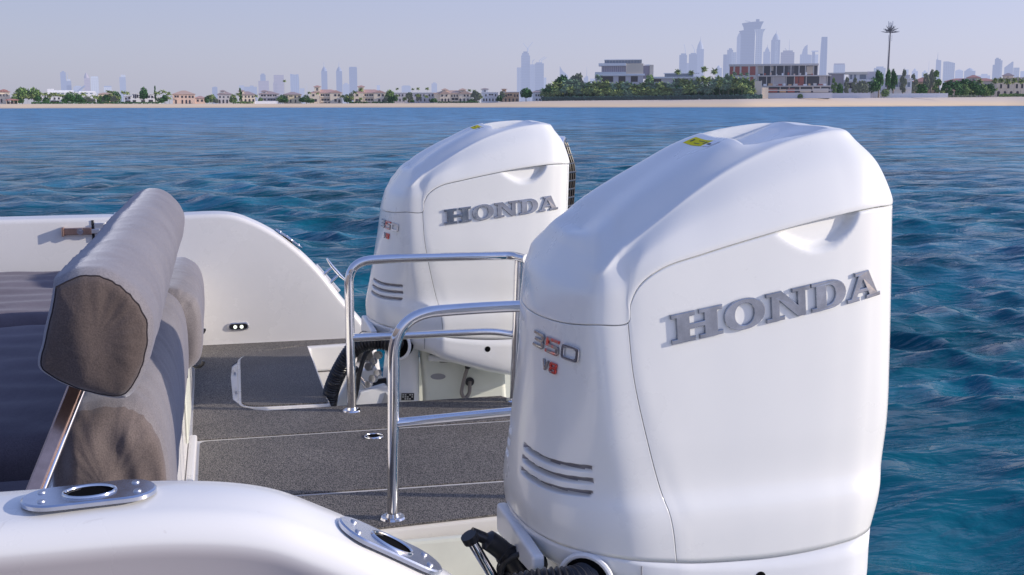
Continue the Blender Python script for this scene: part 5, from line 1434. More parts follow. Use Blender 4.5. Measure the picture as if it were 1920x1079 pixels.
for x in (1419.5, 1430.5, 1444, 1454.5, 1469, 1482, 1497, 1509, 1524, 1531.5): B.box('column', x - .8, x + .8, 123.7, 141.9, .2, 1.0, CONC)
for x in (1421, 1437, 1450, 1473.5, 1489, 1511, 1536, 1549.5): B.box('column', x - .8, x + .8, 143.7, 161.2, .0, .8, CONC)
for x in (1463, 1480, 1500, 1524, 1538): B.box('column', x - 1, x + 1, 163.1, 170, .2, 1.0, CONC)
for a, b, y0, y1 in ((1420, 1430, 124, 138), (1511, 1523, 125, 140), (1443, 1449, 124.5, 133)): B.box('partition', a, b, y0, y1, 4, 4.3, VW['buff'])
for a, b in ((1445, 1472), (1537, 1548)): B.box('partition', a, b, 144.2, 160.5, 3, 3.3, hz('plaster', (.50, .46, .47), .15))
for a, b in ((1490, 1496.5), (1498, 1507)): B.box('block_infill', a, b, 144, 160.5, 1, 1.3, BRK)
for i in range(14):
    x = 1422 + i * 9.3; B.box('stacked_material', x, x + 4 + (i * 7 % 5), 158.6 - (i % 3) * .8, 161.2, -1.9, -.9, [BRK, SLAB, VW['orange'], CONC][i % 4])
for i in range(10):
    x = 1421 + i * 11; B.box('stacked_material', x, x + 3 + (i * 5 % 5), 139.2 - (i % 3) * 1.3, 141.9, -1.7, -.7, [SLAB, BRK, VW['peach'], CONC][i % 4])
for x in (1476, 1483): 
    for k in range(7): B.box('scaffold', x, x + 5, 126 + k * 2.3, 126.3 + k * 2.3, -.3, -.1, VW['lilac'])
B.box('site_yard', 1424, 1556, 169, 171, -9, -8, CONC)
for i, (a, b, c) in enumerate(((1441, 1458, BRK), (1462, 1474, VW['orange']), (1477, 1490, BRK), (1500, 1520, VW['buff']), (1524, 1552, CONC))): B.box('stacked_material', a, b, 167 + (i % 2), 174, -7, -5, c)
B = Bld('site_hoarding', 'tan hoarding box between the palm grove and the unfinished building', 'hoarding', 1415, 1428, 186, dbase(1421) + 8)
B.box('panel', 1415, 1427, 152.5, 186, 0, 3, VW['buff']); B.box('panel', 1427.1, 1428.5, 151.5, 186, -.2, 3.2, CONC)
B = Bld('site_cabin', 'pale cream site cabin behind the white wall', 'cabin', 1428, 1441, 186, dbase(1434) + 6); B.box('wall', 1428, 1441, 165, 186, 0, 4, VW['cream']); B.box('roof', 1427.6, 1441.4, 164.4, 164.98, -.2, 4.2, SLAB)

# pale modern villas right of the site
d = dbase(1595) + 40; B = Bld('modern_villa', 'pale modern villa with balconies and a flat overhanging roof right of the unfinished building', 'house', 1553, 1640, 185, d)
B.box('wall', 1553, 1581, 139, 185, 2, 16, hz('mauve_wall', (.24, .19, .22), .15)); B.box('wall', 1581.2, 1640, 150.5, 185, 0, 16, VW['lilac']); B.box('upper_floor', 1590, 1640, 139.5, 150, 2, 15, VW['white'])
B.box('roof_slab', 1583, 1625, 135.5, 139.3, -1, 16, hz('cream_slab', (.70, .64, .52), .12)); B.box('balcony', 1588, 1638, 149.8, 153.5, -2, 0, VW['white']); B.box('roof_slab', 1551, 1583, 136.6, 138.9, 1, 16.5, CONC); B.box('wall_block', 1625.2, 1640, 135, 149.6, 1, 15, VW['lilac'])
for a, b in ((1593, 1597), (1600, 1604), (1611, 1623), (1627, 1636)): B.win(a, b, 140.5, 149, 2, GLB)
for a, b in ((1586, 1600), (1606, 1622)): B.win(a, b, 156, 166, 0, GL)
d = dbase(1675) + 34; B = Bld('modern_villa', 'second pale modern villa with long glass balcony behind the bright white wall', 'house', 1640, 1709, 185, d)
B.box('wall', 1640, 1709, 149.5, 185, 0, 15, VW['white']); B.box('roof_slab', 1639, 1710, 147.3, 149.3, -1, 16, SLAB); B.box('upper_floor', 1673, 1705, 141, 147.2, 2, 14, VW['grey'])
B.box('balcony', 1660, 1709, 163.5, 168, -1.5, 0, VW['white'])
for a, b in ((1642, 1646), (1659, 1663), (1667, 1684), (1685, 1697), (1701, 1706)): B.win(a, b, 155, 164, 0, GLB)
villa('orange villa with red hip roof right of the pale modern villas', 1708, 1761, 154, 184, 'orange', 'red', 145, rowof([1716, 1736, 1752], 5, 158, 166), extra=42)
villa('low pink roofed house in front of the orange villa', 1762, 1790, 171, 184, 'peach', 'red', 163.5, rowof([1779, 1784], 3.5, 174, 179), extra=14)
villa('wide villa with sprawling red roofs behind the dark trees on the right', 1770, 1868, 153, 183, 'buff', 'red', 147, rowof([1842, 1853], 4, 158, 168), rowof([1842, 1853], 4, 170, 180), extra=46, tower=[(1812, 1836, 146.5, 153, 141)])
villa('cream gabled villa with a turret at the right edge, palms in front', 1868, 1960, 152, 183, 'cream', 'brown', 145, rowof([1876, 1890, 1906, 1916], 4, 158, 166), rowof([1872, 1884, 1896, 1908], 5, 171, 181), extra=36, tower=[(1878, 1898, 142.5, 147, 137)], wings=[(1866, 1882, 154, 183, 10)])

# ------------------------------------------------------------------ skyline
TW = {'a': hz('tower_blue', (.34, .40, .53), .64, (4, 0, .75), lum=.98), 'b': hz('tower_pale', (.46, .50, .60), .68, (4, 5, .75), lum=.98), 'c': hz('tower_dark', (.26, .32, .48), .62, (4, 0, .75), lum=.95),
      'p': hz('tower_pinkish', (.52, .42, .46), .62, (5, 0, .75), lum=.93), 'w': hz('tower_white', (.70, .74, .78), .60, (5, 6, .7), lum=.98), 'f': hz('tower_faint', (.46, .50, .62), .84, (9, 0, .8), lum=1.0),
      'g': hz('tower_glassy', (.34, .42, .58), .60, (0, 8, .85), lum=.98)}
def tower(label, d, yb, parts, group=None, name='tower_block', cat='skyscraper'):
    x0 = min(p[1] for p in parts); x1 = max(p[2] for p in parts)
    B = Bld(name, label, cat, x0, x1, yb, d, group)
    for p in parts:
        k = p[0]; mat = TW[p[-1]]; s = B.s
        if k == 'box': B.box('shaft', p[1], p[2], p[3], p[4], 0, max(12, (p[2] - p[1]) * s * .8), mat)
        elif k == 'set': B.box('setback', p[1], p[2], p[3], p[4], 3, max(10, (p[2] - p[1]) * s * .7), mat)
        elif k == 'spire':
            m = MB(); c = B.X((p[1] + p[2]) / 2); r = (p[2] - p[1]) * s / 2; m.tube([(c, 10, B.Z(p[4])), (c, 10, B.Z(p[3]))], [r, r * .25], 8); m.build('spire', mat, B.root)
        elif k == 'cone':
            m = MB(); c = B.X((p[1] + p[2]) / 2); r = (p[2] - p[1]) * s / 2; n = 8
            m.tube([(c, r, B.Z(p[4])), (c, r, B.Z(p[4] + (p[3] - p[4]) * .35)), (c, r, B.Z(p[4] + (p[3] - p[4]) * .7)), (c, r, B.Z(p[3]))], [r, r * .86, r * .5, r * .1], 12); m.build('crown', mat, B.root)
        elif k == 'poly':
            m = MB(); m.prism([(B.X(a), max(0, B.Z(b))) for a, b in p[5]], 0, 30, 'y'); m.build('shaft', mat, B.root)
        elif k == 'crane':
            m = MB(); x = B.X(p[1]); x2 = B.X(p[2]); zt = B.Z(p[3]); zb = B.Z(p[4]); m.tube([(x, 8, zb), (x, 8, zb + (zt - zb) * .45)], .9, 5); m.tube([(x, 8, zb + (zt - zb) * .4), (x2, 8, zt)], .7, 5); m.build('crane', mat, B.root)
    return B
T_ = tower
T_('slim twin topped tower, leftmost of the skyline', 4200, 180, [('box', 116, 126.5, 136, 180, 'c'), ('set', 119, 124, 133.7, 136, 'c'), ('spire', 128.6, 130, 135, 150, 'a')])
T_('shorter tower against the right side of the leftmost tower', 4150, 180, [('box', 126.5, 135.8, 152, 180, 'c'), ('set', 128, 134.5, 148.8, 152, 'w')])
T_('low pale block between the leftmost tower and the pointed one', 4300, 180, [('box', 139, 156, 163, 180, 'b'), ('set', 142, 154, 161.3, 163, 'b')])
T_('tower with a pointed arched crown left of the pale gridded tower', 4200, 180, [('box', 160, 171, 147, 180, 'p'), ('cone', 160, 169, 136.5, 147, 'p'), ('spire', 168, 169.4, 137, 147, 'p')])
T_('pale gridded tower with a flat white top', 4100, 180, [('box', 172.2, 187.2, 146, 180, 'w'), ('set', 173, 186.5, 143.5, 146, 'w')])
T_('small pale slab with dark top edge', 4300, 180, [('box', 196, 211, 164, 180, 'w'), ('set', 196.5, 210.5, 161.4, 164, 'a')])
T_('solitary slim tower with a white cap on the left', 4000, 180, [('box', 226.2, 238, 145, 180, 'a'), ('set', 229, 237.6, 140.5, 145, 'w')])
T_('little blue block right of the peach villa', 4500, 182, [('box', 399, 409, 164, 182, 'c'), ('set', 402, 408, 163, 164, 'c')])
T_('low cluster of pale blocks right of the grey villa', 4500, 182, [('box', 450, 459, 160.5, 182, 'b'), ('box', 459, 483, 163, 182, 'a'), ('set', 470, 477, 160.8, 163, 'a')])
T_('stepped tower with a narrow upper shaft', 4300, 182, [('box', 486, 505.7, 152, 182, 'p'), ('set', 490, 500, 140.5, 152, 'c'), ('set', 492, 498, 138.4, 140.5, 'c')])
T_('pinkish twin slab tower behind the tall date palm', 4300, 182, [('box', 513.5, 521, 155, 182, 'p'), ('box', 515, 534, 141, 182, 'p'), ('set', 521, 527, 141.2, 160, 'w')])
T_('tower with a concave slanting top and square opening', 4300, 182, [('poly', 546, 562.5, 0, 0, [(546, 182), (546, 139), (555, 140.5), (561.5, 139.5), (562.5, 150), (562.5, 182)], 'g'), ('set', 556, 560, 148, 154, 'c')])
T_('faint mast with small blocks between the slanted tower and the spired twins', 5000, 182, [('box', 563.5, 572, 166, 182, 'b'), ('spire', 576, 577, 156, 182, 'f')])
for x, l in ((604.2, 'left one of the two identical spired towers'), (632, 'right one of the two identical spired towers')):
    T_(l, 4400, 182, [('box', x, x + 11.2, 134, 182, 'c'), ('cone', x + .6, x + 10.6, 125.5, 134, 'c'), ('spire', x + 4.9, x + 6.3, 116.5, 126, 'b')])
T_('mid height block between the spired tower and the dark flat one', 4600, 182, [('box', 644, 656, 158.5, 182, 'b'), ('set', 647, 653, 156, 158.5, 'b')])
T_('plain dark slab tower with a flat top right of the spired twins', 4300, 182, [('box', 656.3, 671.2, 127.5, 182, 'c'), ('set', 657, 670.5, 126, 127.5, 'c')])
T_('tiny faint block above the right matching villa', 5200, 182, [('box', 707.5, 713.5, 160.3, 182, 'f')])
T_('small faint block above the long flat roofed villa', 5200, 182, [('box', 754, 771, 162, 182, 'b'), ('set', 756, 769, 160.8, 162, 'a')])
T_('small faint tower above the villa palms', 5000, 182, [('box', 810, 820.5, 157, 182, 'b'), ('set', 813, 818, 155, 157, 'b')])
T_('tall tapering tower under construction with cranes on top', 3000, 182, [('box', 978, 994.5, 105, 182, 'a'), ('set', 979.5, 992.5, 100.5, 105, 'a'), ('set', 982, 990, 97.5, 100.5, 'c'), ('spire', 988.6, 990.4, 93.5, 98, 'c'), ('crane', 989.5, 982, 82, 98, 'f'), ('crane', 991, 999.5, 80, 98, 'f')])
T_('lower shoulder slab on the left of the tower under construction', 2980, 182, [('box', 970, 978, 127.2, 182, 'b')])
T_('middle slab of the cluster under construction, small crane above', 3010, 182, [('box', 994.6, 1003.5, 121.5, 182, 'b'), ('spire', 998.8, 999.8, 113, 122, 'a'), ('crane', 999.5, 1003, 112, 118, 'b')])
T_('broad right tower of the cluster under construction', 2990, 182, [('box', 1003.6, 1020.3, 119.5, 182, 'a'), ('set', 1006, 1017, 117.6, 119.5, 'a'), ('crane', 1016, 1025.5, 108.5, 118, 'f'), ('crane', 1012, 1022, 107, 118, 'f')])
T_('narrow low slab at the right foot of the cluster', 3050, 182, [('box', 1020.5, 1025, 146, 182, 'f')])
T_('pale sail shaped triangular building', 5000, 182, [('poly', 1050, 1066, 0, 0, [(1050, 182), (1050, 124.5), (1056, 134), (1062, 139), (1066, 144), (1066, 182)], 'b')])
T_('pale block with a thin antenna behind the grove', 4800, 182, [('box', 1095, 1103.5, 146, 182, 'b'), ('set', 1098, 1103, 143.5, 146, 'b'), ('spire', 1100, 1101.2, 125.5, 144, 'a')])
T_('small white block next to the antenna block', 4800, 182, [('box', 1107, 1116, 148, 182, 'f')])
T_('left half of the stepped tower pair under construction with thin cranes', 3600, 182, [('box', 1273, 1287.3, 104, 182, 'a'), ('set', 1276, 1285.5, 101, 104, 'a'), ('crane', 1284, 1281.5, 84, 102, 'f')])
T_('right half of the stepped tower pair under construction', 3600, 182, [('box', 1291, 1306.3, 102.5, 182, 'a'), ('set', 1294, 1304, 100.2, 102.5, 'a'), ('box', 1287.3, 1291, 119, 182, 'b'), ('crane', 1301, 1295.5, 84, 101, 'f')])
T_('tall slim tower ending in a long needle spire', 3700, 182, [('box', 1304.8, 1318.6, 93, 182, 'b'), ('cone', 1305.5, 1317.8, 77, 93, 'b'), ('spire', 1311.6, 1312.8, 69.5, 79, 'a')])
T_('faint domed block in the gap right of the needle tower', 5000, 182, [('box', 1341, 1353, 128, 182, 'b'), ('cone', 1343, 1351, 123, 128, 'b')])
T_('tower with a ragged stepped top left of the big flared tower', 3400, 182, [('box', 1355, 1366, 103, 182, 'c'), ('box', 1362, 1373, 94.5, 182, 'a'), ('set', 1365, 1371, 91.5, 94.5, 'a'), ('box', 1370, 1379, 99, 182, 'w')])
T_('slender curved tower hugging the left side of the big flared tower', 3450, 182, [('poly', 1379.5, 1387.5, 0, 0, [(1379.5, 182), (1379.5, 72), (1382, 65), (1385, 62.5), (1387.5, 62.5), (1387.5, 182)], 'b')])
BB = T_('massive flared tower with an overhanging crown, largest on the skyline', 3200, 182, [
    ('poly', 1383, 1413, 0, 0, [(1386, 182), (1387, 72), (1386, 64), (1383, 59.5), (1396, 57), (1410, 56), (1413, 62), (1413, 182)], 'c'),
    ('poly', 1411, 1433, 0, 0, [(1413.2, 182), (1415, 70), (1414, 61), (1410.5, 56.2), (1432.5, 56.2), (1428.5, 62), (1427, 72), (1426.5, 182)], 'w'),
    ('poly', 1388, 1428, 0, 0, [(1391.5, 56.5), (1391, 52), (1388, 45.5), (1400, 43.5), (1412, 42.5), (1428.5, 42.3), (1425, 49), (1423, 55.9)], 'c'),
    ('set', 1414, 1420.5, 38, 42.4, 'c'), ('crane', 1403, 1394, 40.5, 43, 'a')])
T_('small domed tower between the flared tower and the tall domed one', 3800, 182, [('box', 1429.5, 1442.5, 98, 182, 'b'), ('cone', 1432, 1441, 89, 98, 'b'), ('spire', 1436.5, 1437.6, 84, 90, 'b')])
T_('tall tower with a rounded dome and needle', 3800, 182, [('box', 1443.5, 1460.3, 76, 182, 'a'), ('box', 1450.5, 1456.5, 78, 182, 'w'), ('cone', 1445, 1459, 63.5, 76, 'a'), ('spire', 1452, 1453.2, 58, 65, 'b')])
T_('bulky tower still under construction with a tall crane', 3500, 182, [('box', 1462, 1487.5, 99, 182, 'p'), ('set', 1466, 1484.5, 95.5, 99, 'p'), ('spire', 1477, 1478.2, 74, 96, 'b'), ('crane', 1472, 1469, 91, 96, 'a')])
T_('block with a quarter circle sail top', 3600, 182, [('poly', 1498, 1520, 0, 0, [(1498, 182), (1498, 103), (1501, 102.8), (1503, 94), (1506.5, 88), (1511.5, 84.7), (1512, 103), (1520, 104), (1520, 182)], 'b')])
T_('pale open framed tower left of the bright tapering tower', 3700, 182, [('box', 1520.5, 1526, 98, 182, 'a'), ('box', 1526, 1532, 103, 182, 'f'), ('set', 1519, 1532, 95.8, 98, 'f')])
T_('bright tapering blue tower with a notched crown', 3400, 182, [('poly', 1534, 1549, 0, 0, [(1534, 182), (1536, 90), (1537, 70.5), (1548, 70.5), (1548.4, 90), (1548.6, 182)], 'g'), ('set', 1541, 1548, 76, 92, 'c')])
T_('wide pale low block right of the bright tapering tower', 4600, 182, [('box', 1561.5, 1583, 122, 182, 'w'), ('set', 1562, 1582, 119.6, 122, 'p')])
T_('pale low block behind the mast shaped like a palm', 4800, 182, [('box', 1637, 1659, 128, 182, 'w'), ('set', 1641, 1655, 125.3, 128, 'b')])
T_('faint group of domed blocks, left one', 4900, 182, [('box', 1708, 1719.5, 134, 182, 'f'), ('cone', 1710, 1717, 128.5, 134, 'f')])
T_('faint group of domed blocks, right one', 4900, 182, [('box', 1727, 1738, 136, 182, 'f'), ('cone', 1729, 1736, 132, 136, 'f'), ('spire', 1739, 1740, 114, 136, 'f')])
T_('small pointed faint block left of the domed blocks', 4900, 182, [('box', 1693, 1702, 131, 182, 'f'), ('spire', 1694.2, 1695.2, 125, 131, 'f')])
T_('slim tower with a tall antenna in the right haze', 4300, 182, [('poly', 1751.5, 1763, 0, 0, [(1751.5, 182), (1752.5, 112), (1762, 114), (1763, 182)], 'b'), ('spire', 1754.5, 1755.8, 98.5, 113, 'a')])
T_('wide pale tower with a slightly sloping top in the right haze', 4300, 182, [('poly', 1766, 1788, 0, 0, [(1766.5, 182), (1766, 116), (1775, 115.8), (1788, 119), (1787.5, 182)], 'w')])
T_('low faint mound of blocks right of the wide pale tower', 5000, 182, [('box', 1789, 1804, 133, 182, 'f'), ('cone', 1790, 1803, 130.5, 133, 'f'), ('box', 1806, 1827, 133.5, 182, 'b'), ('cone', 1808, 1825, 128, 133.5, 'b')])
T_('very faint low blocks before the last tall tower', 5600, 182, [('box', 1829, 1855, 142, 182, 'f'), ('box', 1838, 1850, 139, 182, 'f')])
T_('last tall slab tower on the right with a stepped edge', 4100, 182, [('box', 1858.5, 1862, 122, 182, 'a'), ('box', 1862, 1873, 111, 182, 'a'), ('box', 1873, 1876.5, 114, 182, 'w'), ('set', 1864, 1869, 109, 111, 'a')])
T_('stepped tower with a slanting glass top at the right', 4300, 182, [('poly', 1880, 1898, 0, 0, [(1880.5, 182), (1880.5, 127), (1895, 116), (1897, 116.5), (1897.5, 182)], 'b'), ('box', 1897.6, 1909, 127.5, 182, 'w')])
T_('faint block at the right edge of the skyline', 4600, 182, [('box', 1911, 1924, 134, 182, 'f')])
T_('dark crane jib rising over the long white building', 900, 175, [('crane', 149, 161, 161, 176, 'c')], name='crane_jib', cat='crane')

# ------------------------------------------------------------------ vegetation
def leafmat(name, c1, c2, f=.06):
    m, nt, b = newmat(name); out = nt.nodes['Material Output']; b.inputs['Roughness'].default_value = .7; b.inputs['Specular IOR Level'].default_value = .2
    g = nt.nodes.new('ShaderNodeNewGeometry'); r = nt.nodes.new('ShaderNodeValToRGB')
    r.color_ramp.elements[0].color = (*c1, 1); r.color_ramp.elements[1].color = (*c2, 1)
    nt.links.new(g.outputs['Random Per Island'], r.inputs[0]); nt.links.new(r.outputs[0], b.inputs['Base Color'])
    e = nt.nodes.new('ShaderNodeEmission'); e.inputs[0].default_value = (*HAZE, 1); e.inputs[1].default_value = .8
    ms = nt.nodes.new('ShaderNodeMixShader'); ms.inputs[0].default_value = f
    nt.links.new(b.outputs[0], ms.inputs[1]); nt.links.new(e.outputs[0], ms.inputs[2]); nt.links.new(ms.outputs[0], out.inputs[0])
    return m
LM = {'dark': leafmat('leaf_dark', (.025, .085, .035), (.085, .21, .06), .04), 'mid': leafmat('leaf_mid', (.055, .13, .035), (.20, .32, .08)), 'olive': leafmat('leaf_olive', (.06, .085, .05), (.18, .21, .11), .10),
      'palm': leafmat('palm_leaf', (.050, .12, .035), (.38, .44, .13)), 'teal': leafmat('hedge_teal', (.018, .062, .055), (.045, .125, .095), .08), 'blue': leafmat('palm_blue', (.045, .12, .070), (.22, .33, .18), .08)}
TRK = hz('bark', (.16, .12, .095), .06); TRKP = hz('palm_bark', (.17, .14, .12), .08); STEEL = hz('mast_steel', (.07, .06, .08), .10)

def leaf_cloud(blobs, n, size, seed):
    rg = random.Random(seed); vs = []; fs = []
    tot = sum(b[3] * b[4] for b in blobs)
    for (cx, cy, cz, rx, rz) in blobs:
        for i in range(int(n * rx * rz / tot)):
            th = rg.random() * 2 * PI; ph = math.acos(rg.uniform(-.75, 1)); rr = rg.uniform(.62, 1.06)
            p = Vector((cx + rx * rr * math.sin(ph) * math.cos(th), cy + rx * rr * math.sin(ph) * math.sin(th), cz + rz * rr * math.cos(ph)))
            nrm = Vector((rg.gauss(0, 1), rg.gauss(0, 1), rg.gauss(.4, 1))).normalized()
            t = nrm.cross(Vector((rg.random(), rg.random(), rg.random()))).normalized(); b = nrm.cross(t)
            s = size * rg.uniform(.6, 1.3); k = len(vs)
            vs += [p - t * s, p + b * s * .6, p + t * s, p - b * s * .6]; fs.append((k, k + 1, k + 2, k + 3))
    return vs, fs
TREEM = {}
def tree_mesh(kind, var):
    key = (kind, var)
    if key in TREEM: return TREEM[key]
    rg = random.Random(hash(kind) % 97 * 0 + var * 13 + len(kind) * 7)
    # unit: total height 1, crown half width ~.45
    if kind == 'round': blobs = [(0, 0, .58, .40, .38), (.16, .05, .45, .26, .26), (-.18, 0, .50, .26, .28)]
    elif kind == 'bush': blobs = [(0, 0, .5, .44, .46), (.25, 0, .35, .25, .33), (-.25, .0, .35, .25, .32)]
    elif kind == 'tall': blobs = [(rg.uniform(-.1, .1), 0, .84, .15, .13), (.17, 0, .64, .17, .11), (-.19, 0, .54, .17, .12), (.08, 0, .38, .20, .12), (-.12, 0, .26, .15, .08)]
    else: blobs = [(0, 0, .66, .30, .22), (.24, .05, .56, .22, .18), (-.24, -.05, .58, .23, .19), (.08, .1, .80, .20, .16), (-.1, .1, .40, .22, .16)]
    vs, fs = leaf_cloud(blobs, 900, .066, var * 31 + len(kind))
    me = bpy.data.meshes.new('crown'); me.from_pydata(vs, [], fs)
    m = MB(); m.tube([(0, 0, 0), (.01, 0, .3), (0, .01, .62)], [.035, .026, .012], 7)
    m.tube([(.01, 0, .28), (.12, .03, .5)], [.016, .007], 5); m.tube([(0, 0, .33), (-.13, .02, .55)], [.016, .007], 5)
    tm = bpy.data.meshes.new('trunk'); tm.from_pydata(m.v, [], m.f); tm.materials.append(TRK)
    TREEM[key] = (me, tm); return TREEM[key]
CR_ = {}
def tree(label, px, w, ytop, yb, kind='spread', leaf='mid', group=None, extra=20, var=None):
    d = dbase(px) + extra; p = fr(px, yb, d); s = d / FPX; h = (yb - ytop) * s
    g = groundpt(px, d).z; h += p.z - g
    root = empty('broadleaf_tree', (p.x, p.y, g), random.random() * 6); tag(root, label, 'tree', group)
    var = random.randrange(4) if var is None else var
    me, tm = tree_mesh(kind, var); key = (kind, var, leaf)
    if key not in CR_:
        m2 = me.copy(); m2.materials.clear(); m2.materials.append(LM[leaf]); CR_[key] = m2
    o = bpy.data.objects.new('crown', CR_[key]); COL.objects.link(o); o.parent = root; o.scale = (w * s / .9, w * s / .9, h)
    t = bpy.data.objects.new('trunk', tm); COL.objects.link(t); t.parent = root; t.scale = (h * .9, h * .9, h)
    return root
PALM = {}
def palm_mesh(var, full):
    if (var, full) in PALM: return PALM[(var, full)]
    rg = random.Random(var * 5 + 1); vs = []; fs = []
    nf = 34 if full else 26
    for i in range(nf):
        az = 2 * PI * i / nf * 2.4 + rg.uniform(-.2, .2); up = rg.uniform(-.35, 1.25) if full else rg.uniform(-.15, 1.1); L = rg.uniform(.42, .56)
        p = Vector((0, 0, 0)); dr = Vector((math.cos(az) * math.cos(up), math.sin(az) * math.cos(up), math.sin(up))); pts = [p.copy()]
        for k in range(6): dr = (dr + Vector((0, 0, -.19))).normalized(); p = p + dr * L / 6; pts.append(p.copy())
        side = Vector((-math.sin(az), math.cos(az), 0))
        for k in range(6):
            a, b = pts[k], pts[k + 1]; t = (k + .5) / 6; wl = .115 * math.sin(PI * min(1, .18 + t * .85)) ** .7
            for sg_ in (-1, 1):
                for q in range(2):
                    aa = a.lerp(b, q * .5); bb = a.lerp(b, q * .5 + .42); tip = bb + (b - a) * .5 + side * sg_ * wl + Vector((0, 0, -wl * .55))
                    tip0 = aa + (b - a) * .35 + side * sg_ * wl + Vector((0, 0, -wl * .55))
                    n = len(vs); vs += [aa, bb, tip, tip0]; fs.append((n, n + 1, n + 2, n + 3))
    me = bpy.data.meshes.new('fronds'); me.from_pydata([tuple(v) for v in vs], [], fs)
    PALM[(var, full)] = me; return me
m = MB(); m.tube([(0, 0, 0), (.012, 0, .5), (0, .01, 1)], [.5, .42, .36], 7); PT = bpy.data.meshes.new('trunk'); PT.from_pydata([(x * .06, y * .06, z) for x, y, z in m.v], [], m.f); PT.materials.append(TRKP)
PL = {}
def palm(label, px, w, ytop, yb, leaf='palm', full=True, group=None, extra=15, name='palm_tree'):
    d = dbase(px) + extra; p = fr(px, yb, d); s = d / FPX; g = groundpt(px, d).z
    h = (yb - ytop) * s + p.z - g; W = w * s
    root = empty(name, (p.x, p.y, g), random.random() * 6); tag(root, label, 'palm tree', group)
    var = random.randrange(5); key = (var, full, leaf)
    if key not in PL:
        me = palm_mesh(var, full).copy(); me.materials.append(LM[leaf]); PL[key] = me
    o = bpy.data.objects.new('fronds', PL[key]); COL.objects.link(o); o.parent = root; o.scale = (W, W, W); th = max(h - W * .36, h * .3); o.location = (0, 0, th)
    t = bpy.data.objects.new('trunk', PT); COL.objects.link(t); t.parent = root; t.scale = (W * .5, W * .5, th)
    return root
# the palm grove on the point
TOPG = [(1018, 163), (1030, 160), (1045, 152), (1075, 150), (1110, 152), (1150, 153), (1200, 155), (1240, 152), (1300, 148), (1340, 144), (1380, 143), (1405, 147), (1418, 155)]
rg = random.Random(11)
GL_ = 'palm packed into the dense grove on the point'
for i in range(46):
    px = 1022 + i * 8.75 + rg.uniform(-2, 2); top = interp(px, TOPG) + rg.uniform(-2, 4)
    palm(GL_, px, rg.uniform(20, 27), top, 185.5, rg.choice(['palm', 'palm', 'blue']), True, 'palms packed into the grove on the point', extra=14 + rg.uniform(0, 10))
for i in range(44):
    px = 1024 + i * 9.0 + rg.uniform(-2, 2); top = interp(px, TOPG) + rg.uniform(9, 15)
    palm('low palm in the front rank of the grove above the hedge', px, rg.uniform(18, 24), top, 187, rg.choice(['palm', 'blue', 'palm']), True, 'low palms along the front of the grove', extra=5 + rg.uniform(0, 5))
for i, (px, top, w) in enumerate(((1271, 131.5, 15), (1295, 133.5, 14), (1320, 127, 16), (1339, 130, 17), (1123, 140, 17), (1389, 138, 10), (1400, 138, 10), (1363, 139, 10), (1377, 136, 11))):
    palm(['tall palm crown above the grove, leftmost of the fan topped row', 'tall palm crown above the grove, second of the fan topped row', 'tallest palm crown above the grove', 'broad palm crown just right of the tallest one',
          'palm crown in front of the big modern villa', 'slim palm head by the brick infill, third', 'slim palm head by the brick infill, fourth', 'slim palm head by the brick infill, first', 'slim palm head by the brick infill, second'][i], px, w, top, 185, 'blue' if i > 3 else 'palm', True, extra=30)
tree('rounded dark tree at the left end of the grove', 1052, 34, 141, 186, 'spread', 'dark', extra=26, var=1)
tree('open branching tree standing over the left of the grove', 1080, 34, 137, 186, 'spread', 'olive', extra=30, var=2)
for i, (px, w, y) in enumerate(((1036, 26, 160), (1105, 24, 155), (1365, 34, 146), (1393, 30, 148), (1218, 20, 140), (1410, 22, 158))):
    tree(['bushy tree at the left tip of the grove', 'bushy tree below the antenna block', 'bright bushy tree in the right part of the grove', 'leafy tree by the brick infill', 'small roof terrace tree by the big modern villa', 'leafy tree at the right end of the grove'][i], px, w, y, 186, 'round', 'mid', extra=20, var=i % 4)
def hedge(label, x0, x1, y0, y1, extra, leaf, n, size=.5, name='hedge', th=3):
    s = dbase((x0 + x1) / 2) / FPX; rg = random.Random(int(x0)); vs = []; fs = []
    pc = fr((x0 + x1) / 2, y1, dbase((x0 + x1) / 2) + extra); base = Vector((pc.x, pc.y, 0))
    for i in range(n):
        px = rg.uniform(x0, x1); d = dbase(px) + extra + rg.uniform(0, th); g = groundpt(px, d); t = rg.random() ** .7
        H = (y1 - y0) * s * (.85 + .25 * noise.noise(Vector((px * .15, 0, 3)))); p = Vector((g.x, g.y, g.z + t * H)) - base
        nrm = Vector((rg.gauss(0, 1), rg.gauss(-.6, 1), rg.gauss(.3, 1))).normalized(); a = nrm.cross(Vector((rg.random(), .3, rg.random()))).normalized(); b = nrm.cross(a); q = size * rg.uniform(.6, 1.4); k = len(vs)
        vs += [p - a * q, p + b * q * .6, p + a * q, p - b * q * .6]; fs.append((k, k + 1, k + 2, k + 3))
    o = mesh_obj(name, vs, fs, LM[leaf], None, False); o.location = base; tag(o, label, 'hedge', None, 'stuff' if name == 'shrubbery' else None); return o
hedge('long teal green hedge at the foot of the palm grove', 1016, 1429, 179, 187.5, 1, 'teal', 9000, .55)
hedge('clipped green hedge in front of the cream villa with arches', 437, 476, 190.5, 195, 2, 'mid', 700, .3, th=1.5)
hedge('dark green hedge below the left matching villa', 655, 690, 191, 194.8, 2, 'dark', 600, .3, th=1.5)
hedge('dark green hedge below the right matching villa', 698, 740, 191.3, 194.8, 2, 'dark', 600, .3, th=1.5)
hedge('low green hedge below the wide gabled villa', 822, 900, 191, 194.3, 2, 'dark', 900, .3, th=1.5)
hedge('long dark hedge under the trees on the far left', 60, 300, 191.5, 195.2, 2, 'dark', 2600, .35, th=2)
hedge('low hedge right of the bright white wall', 1778, 1830, 180, 184, 2, 'olive', 700, .35, th=2)
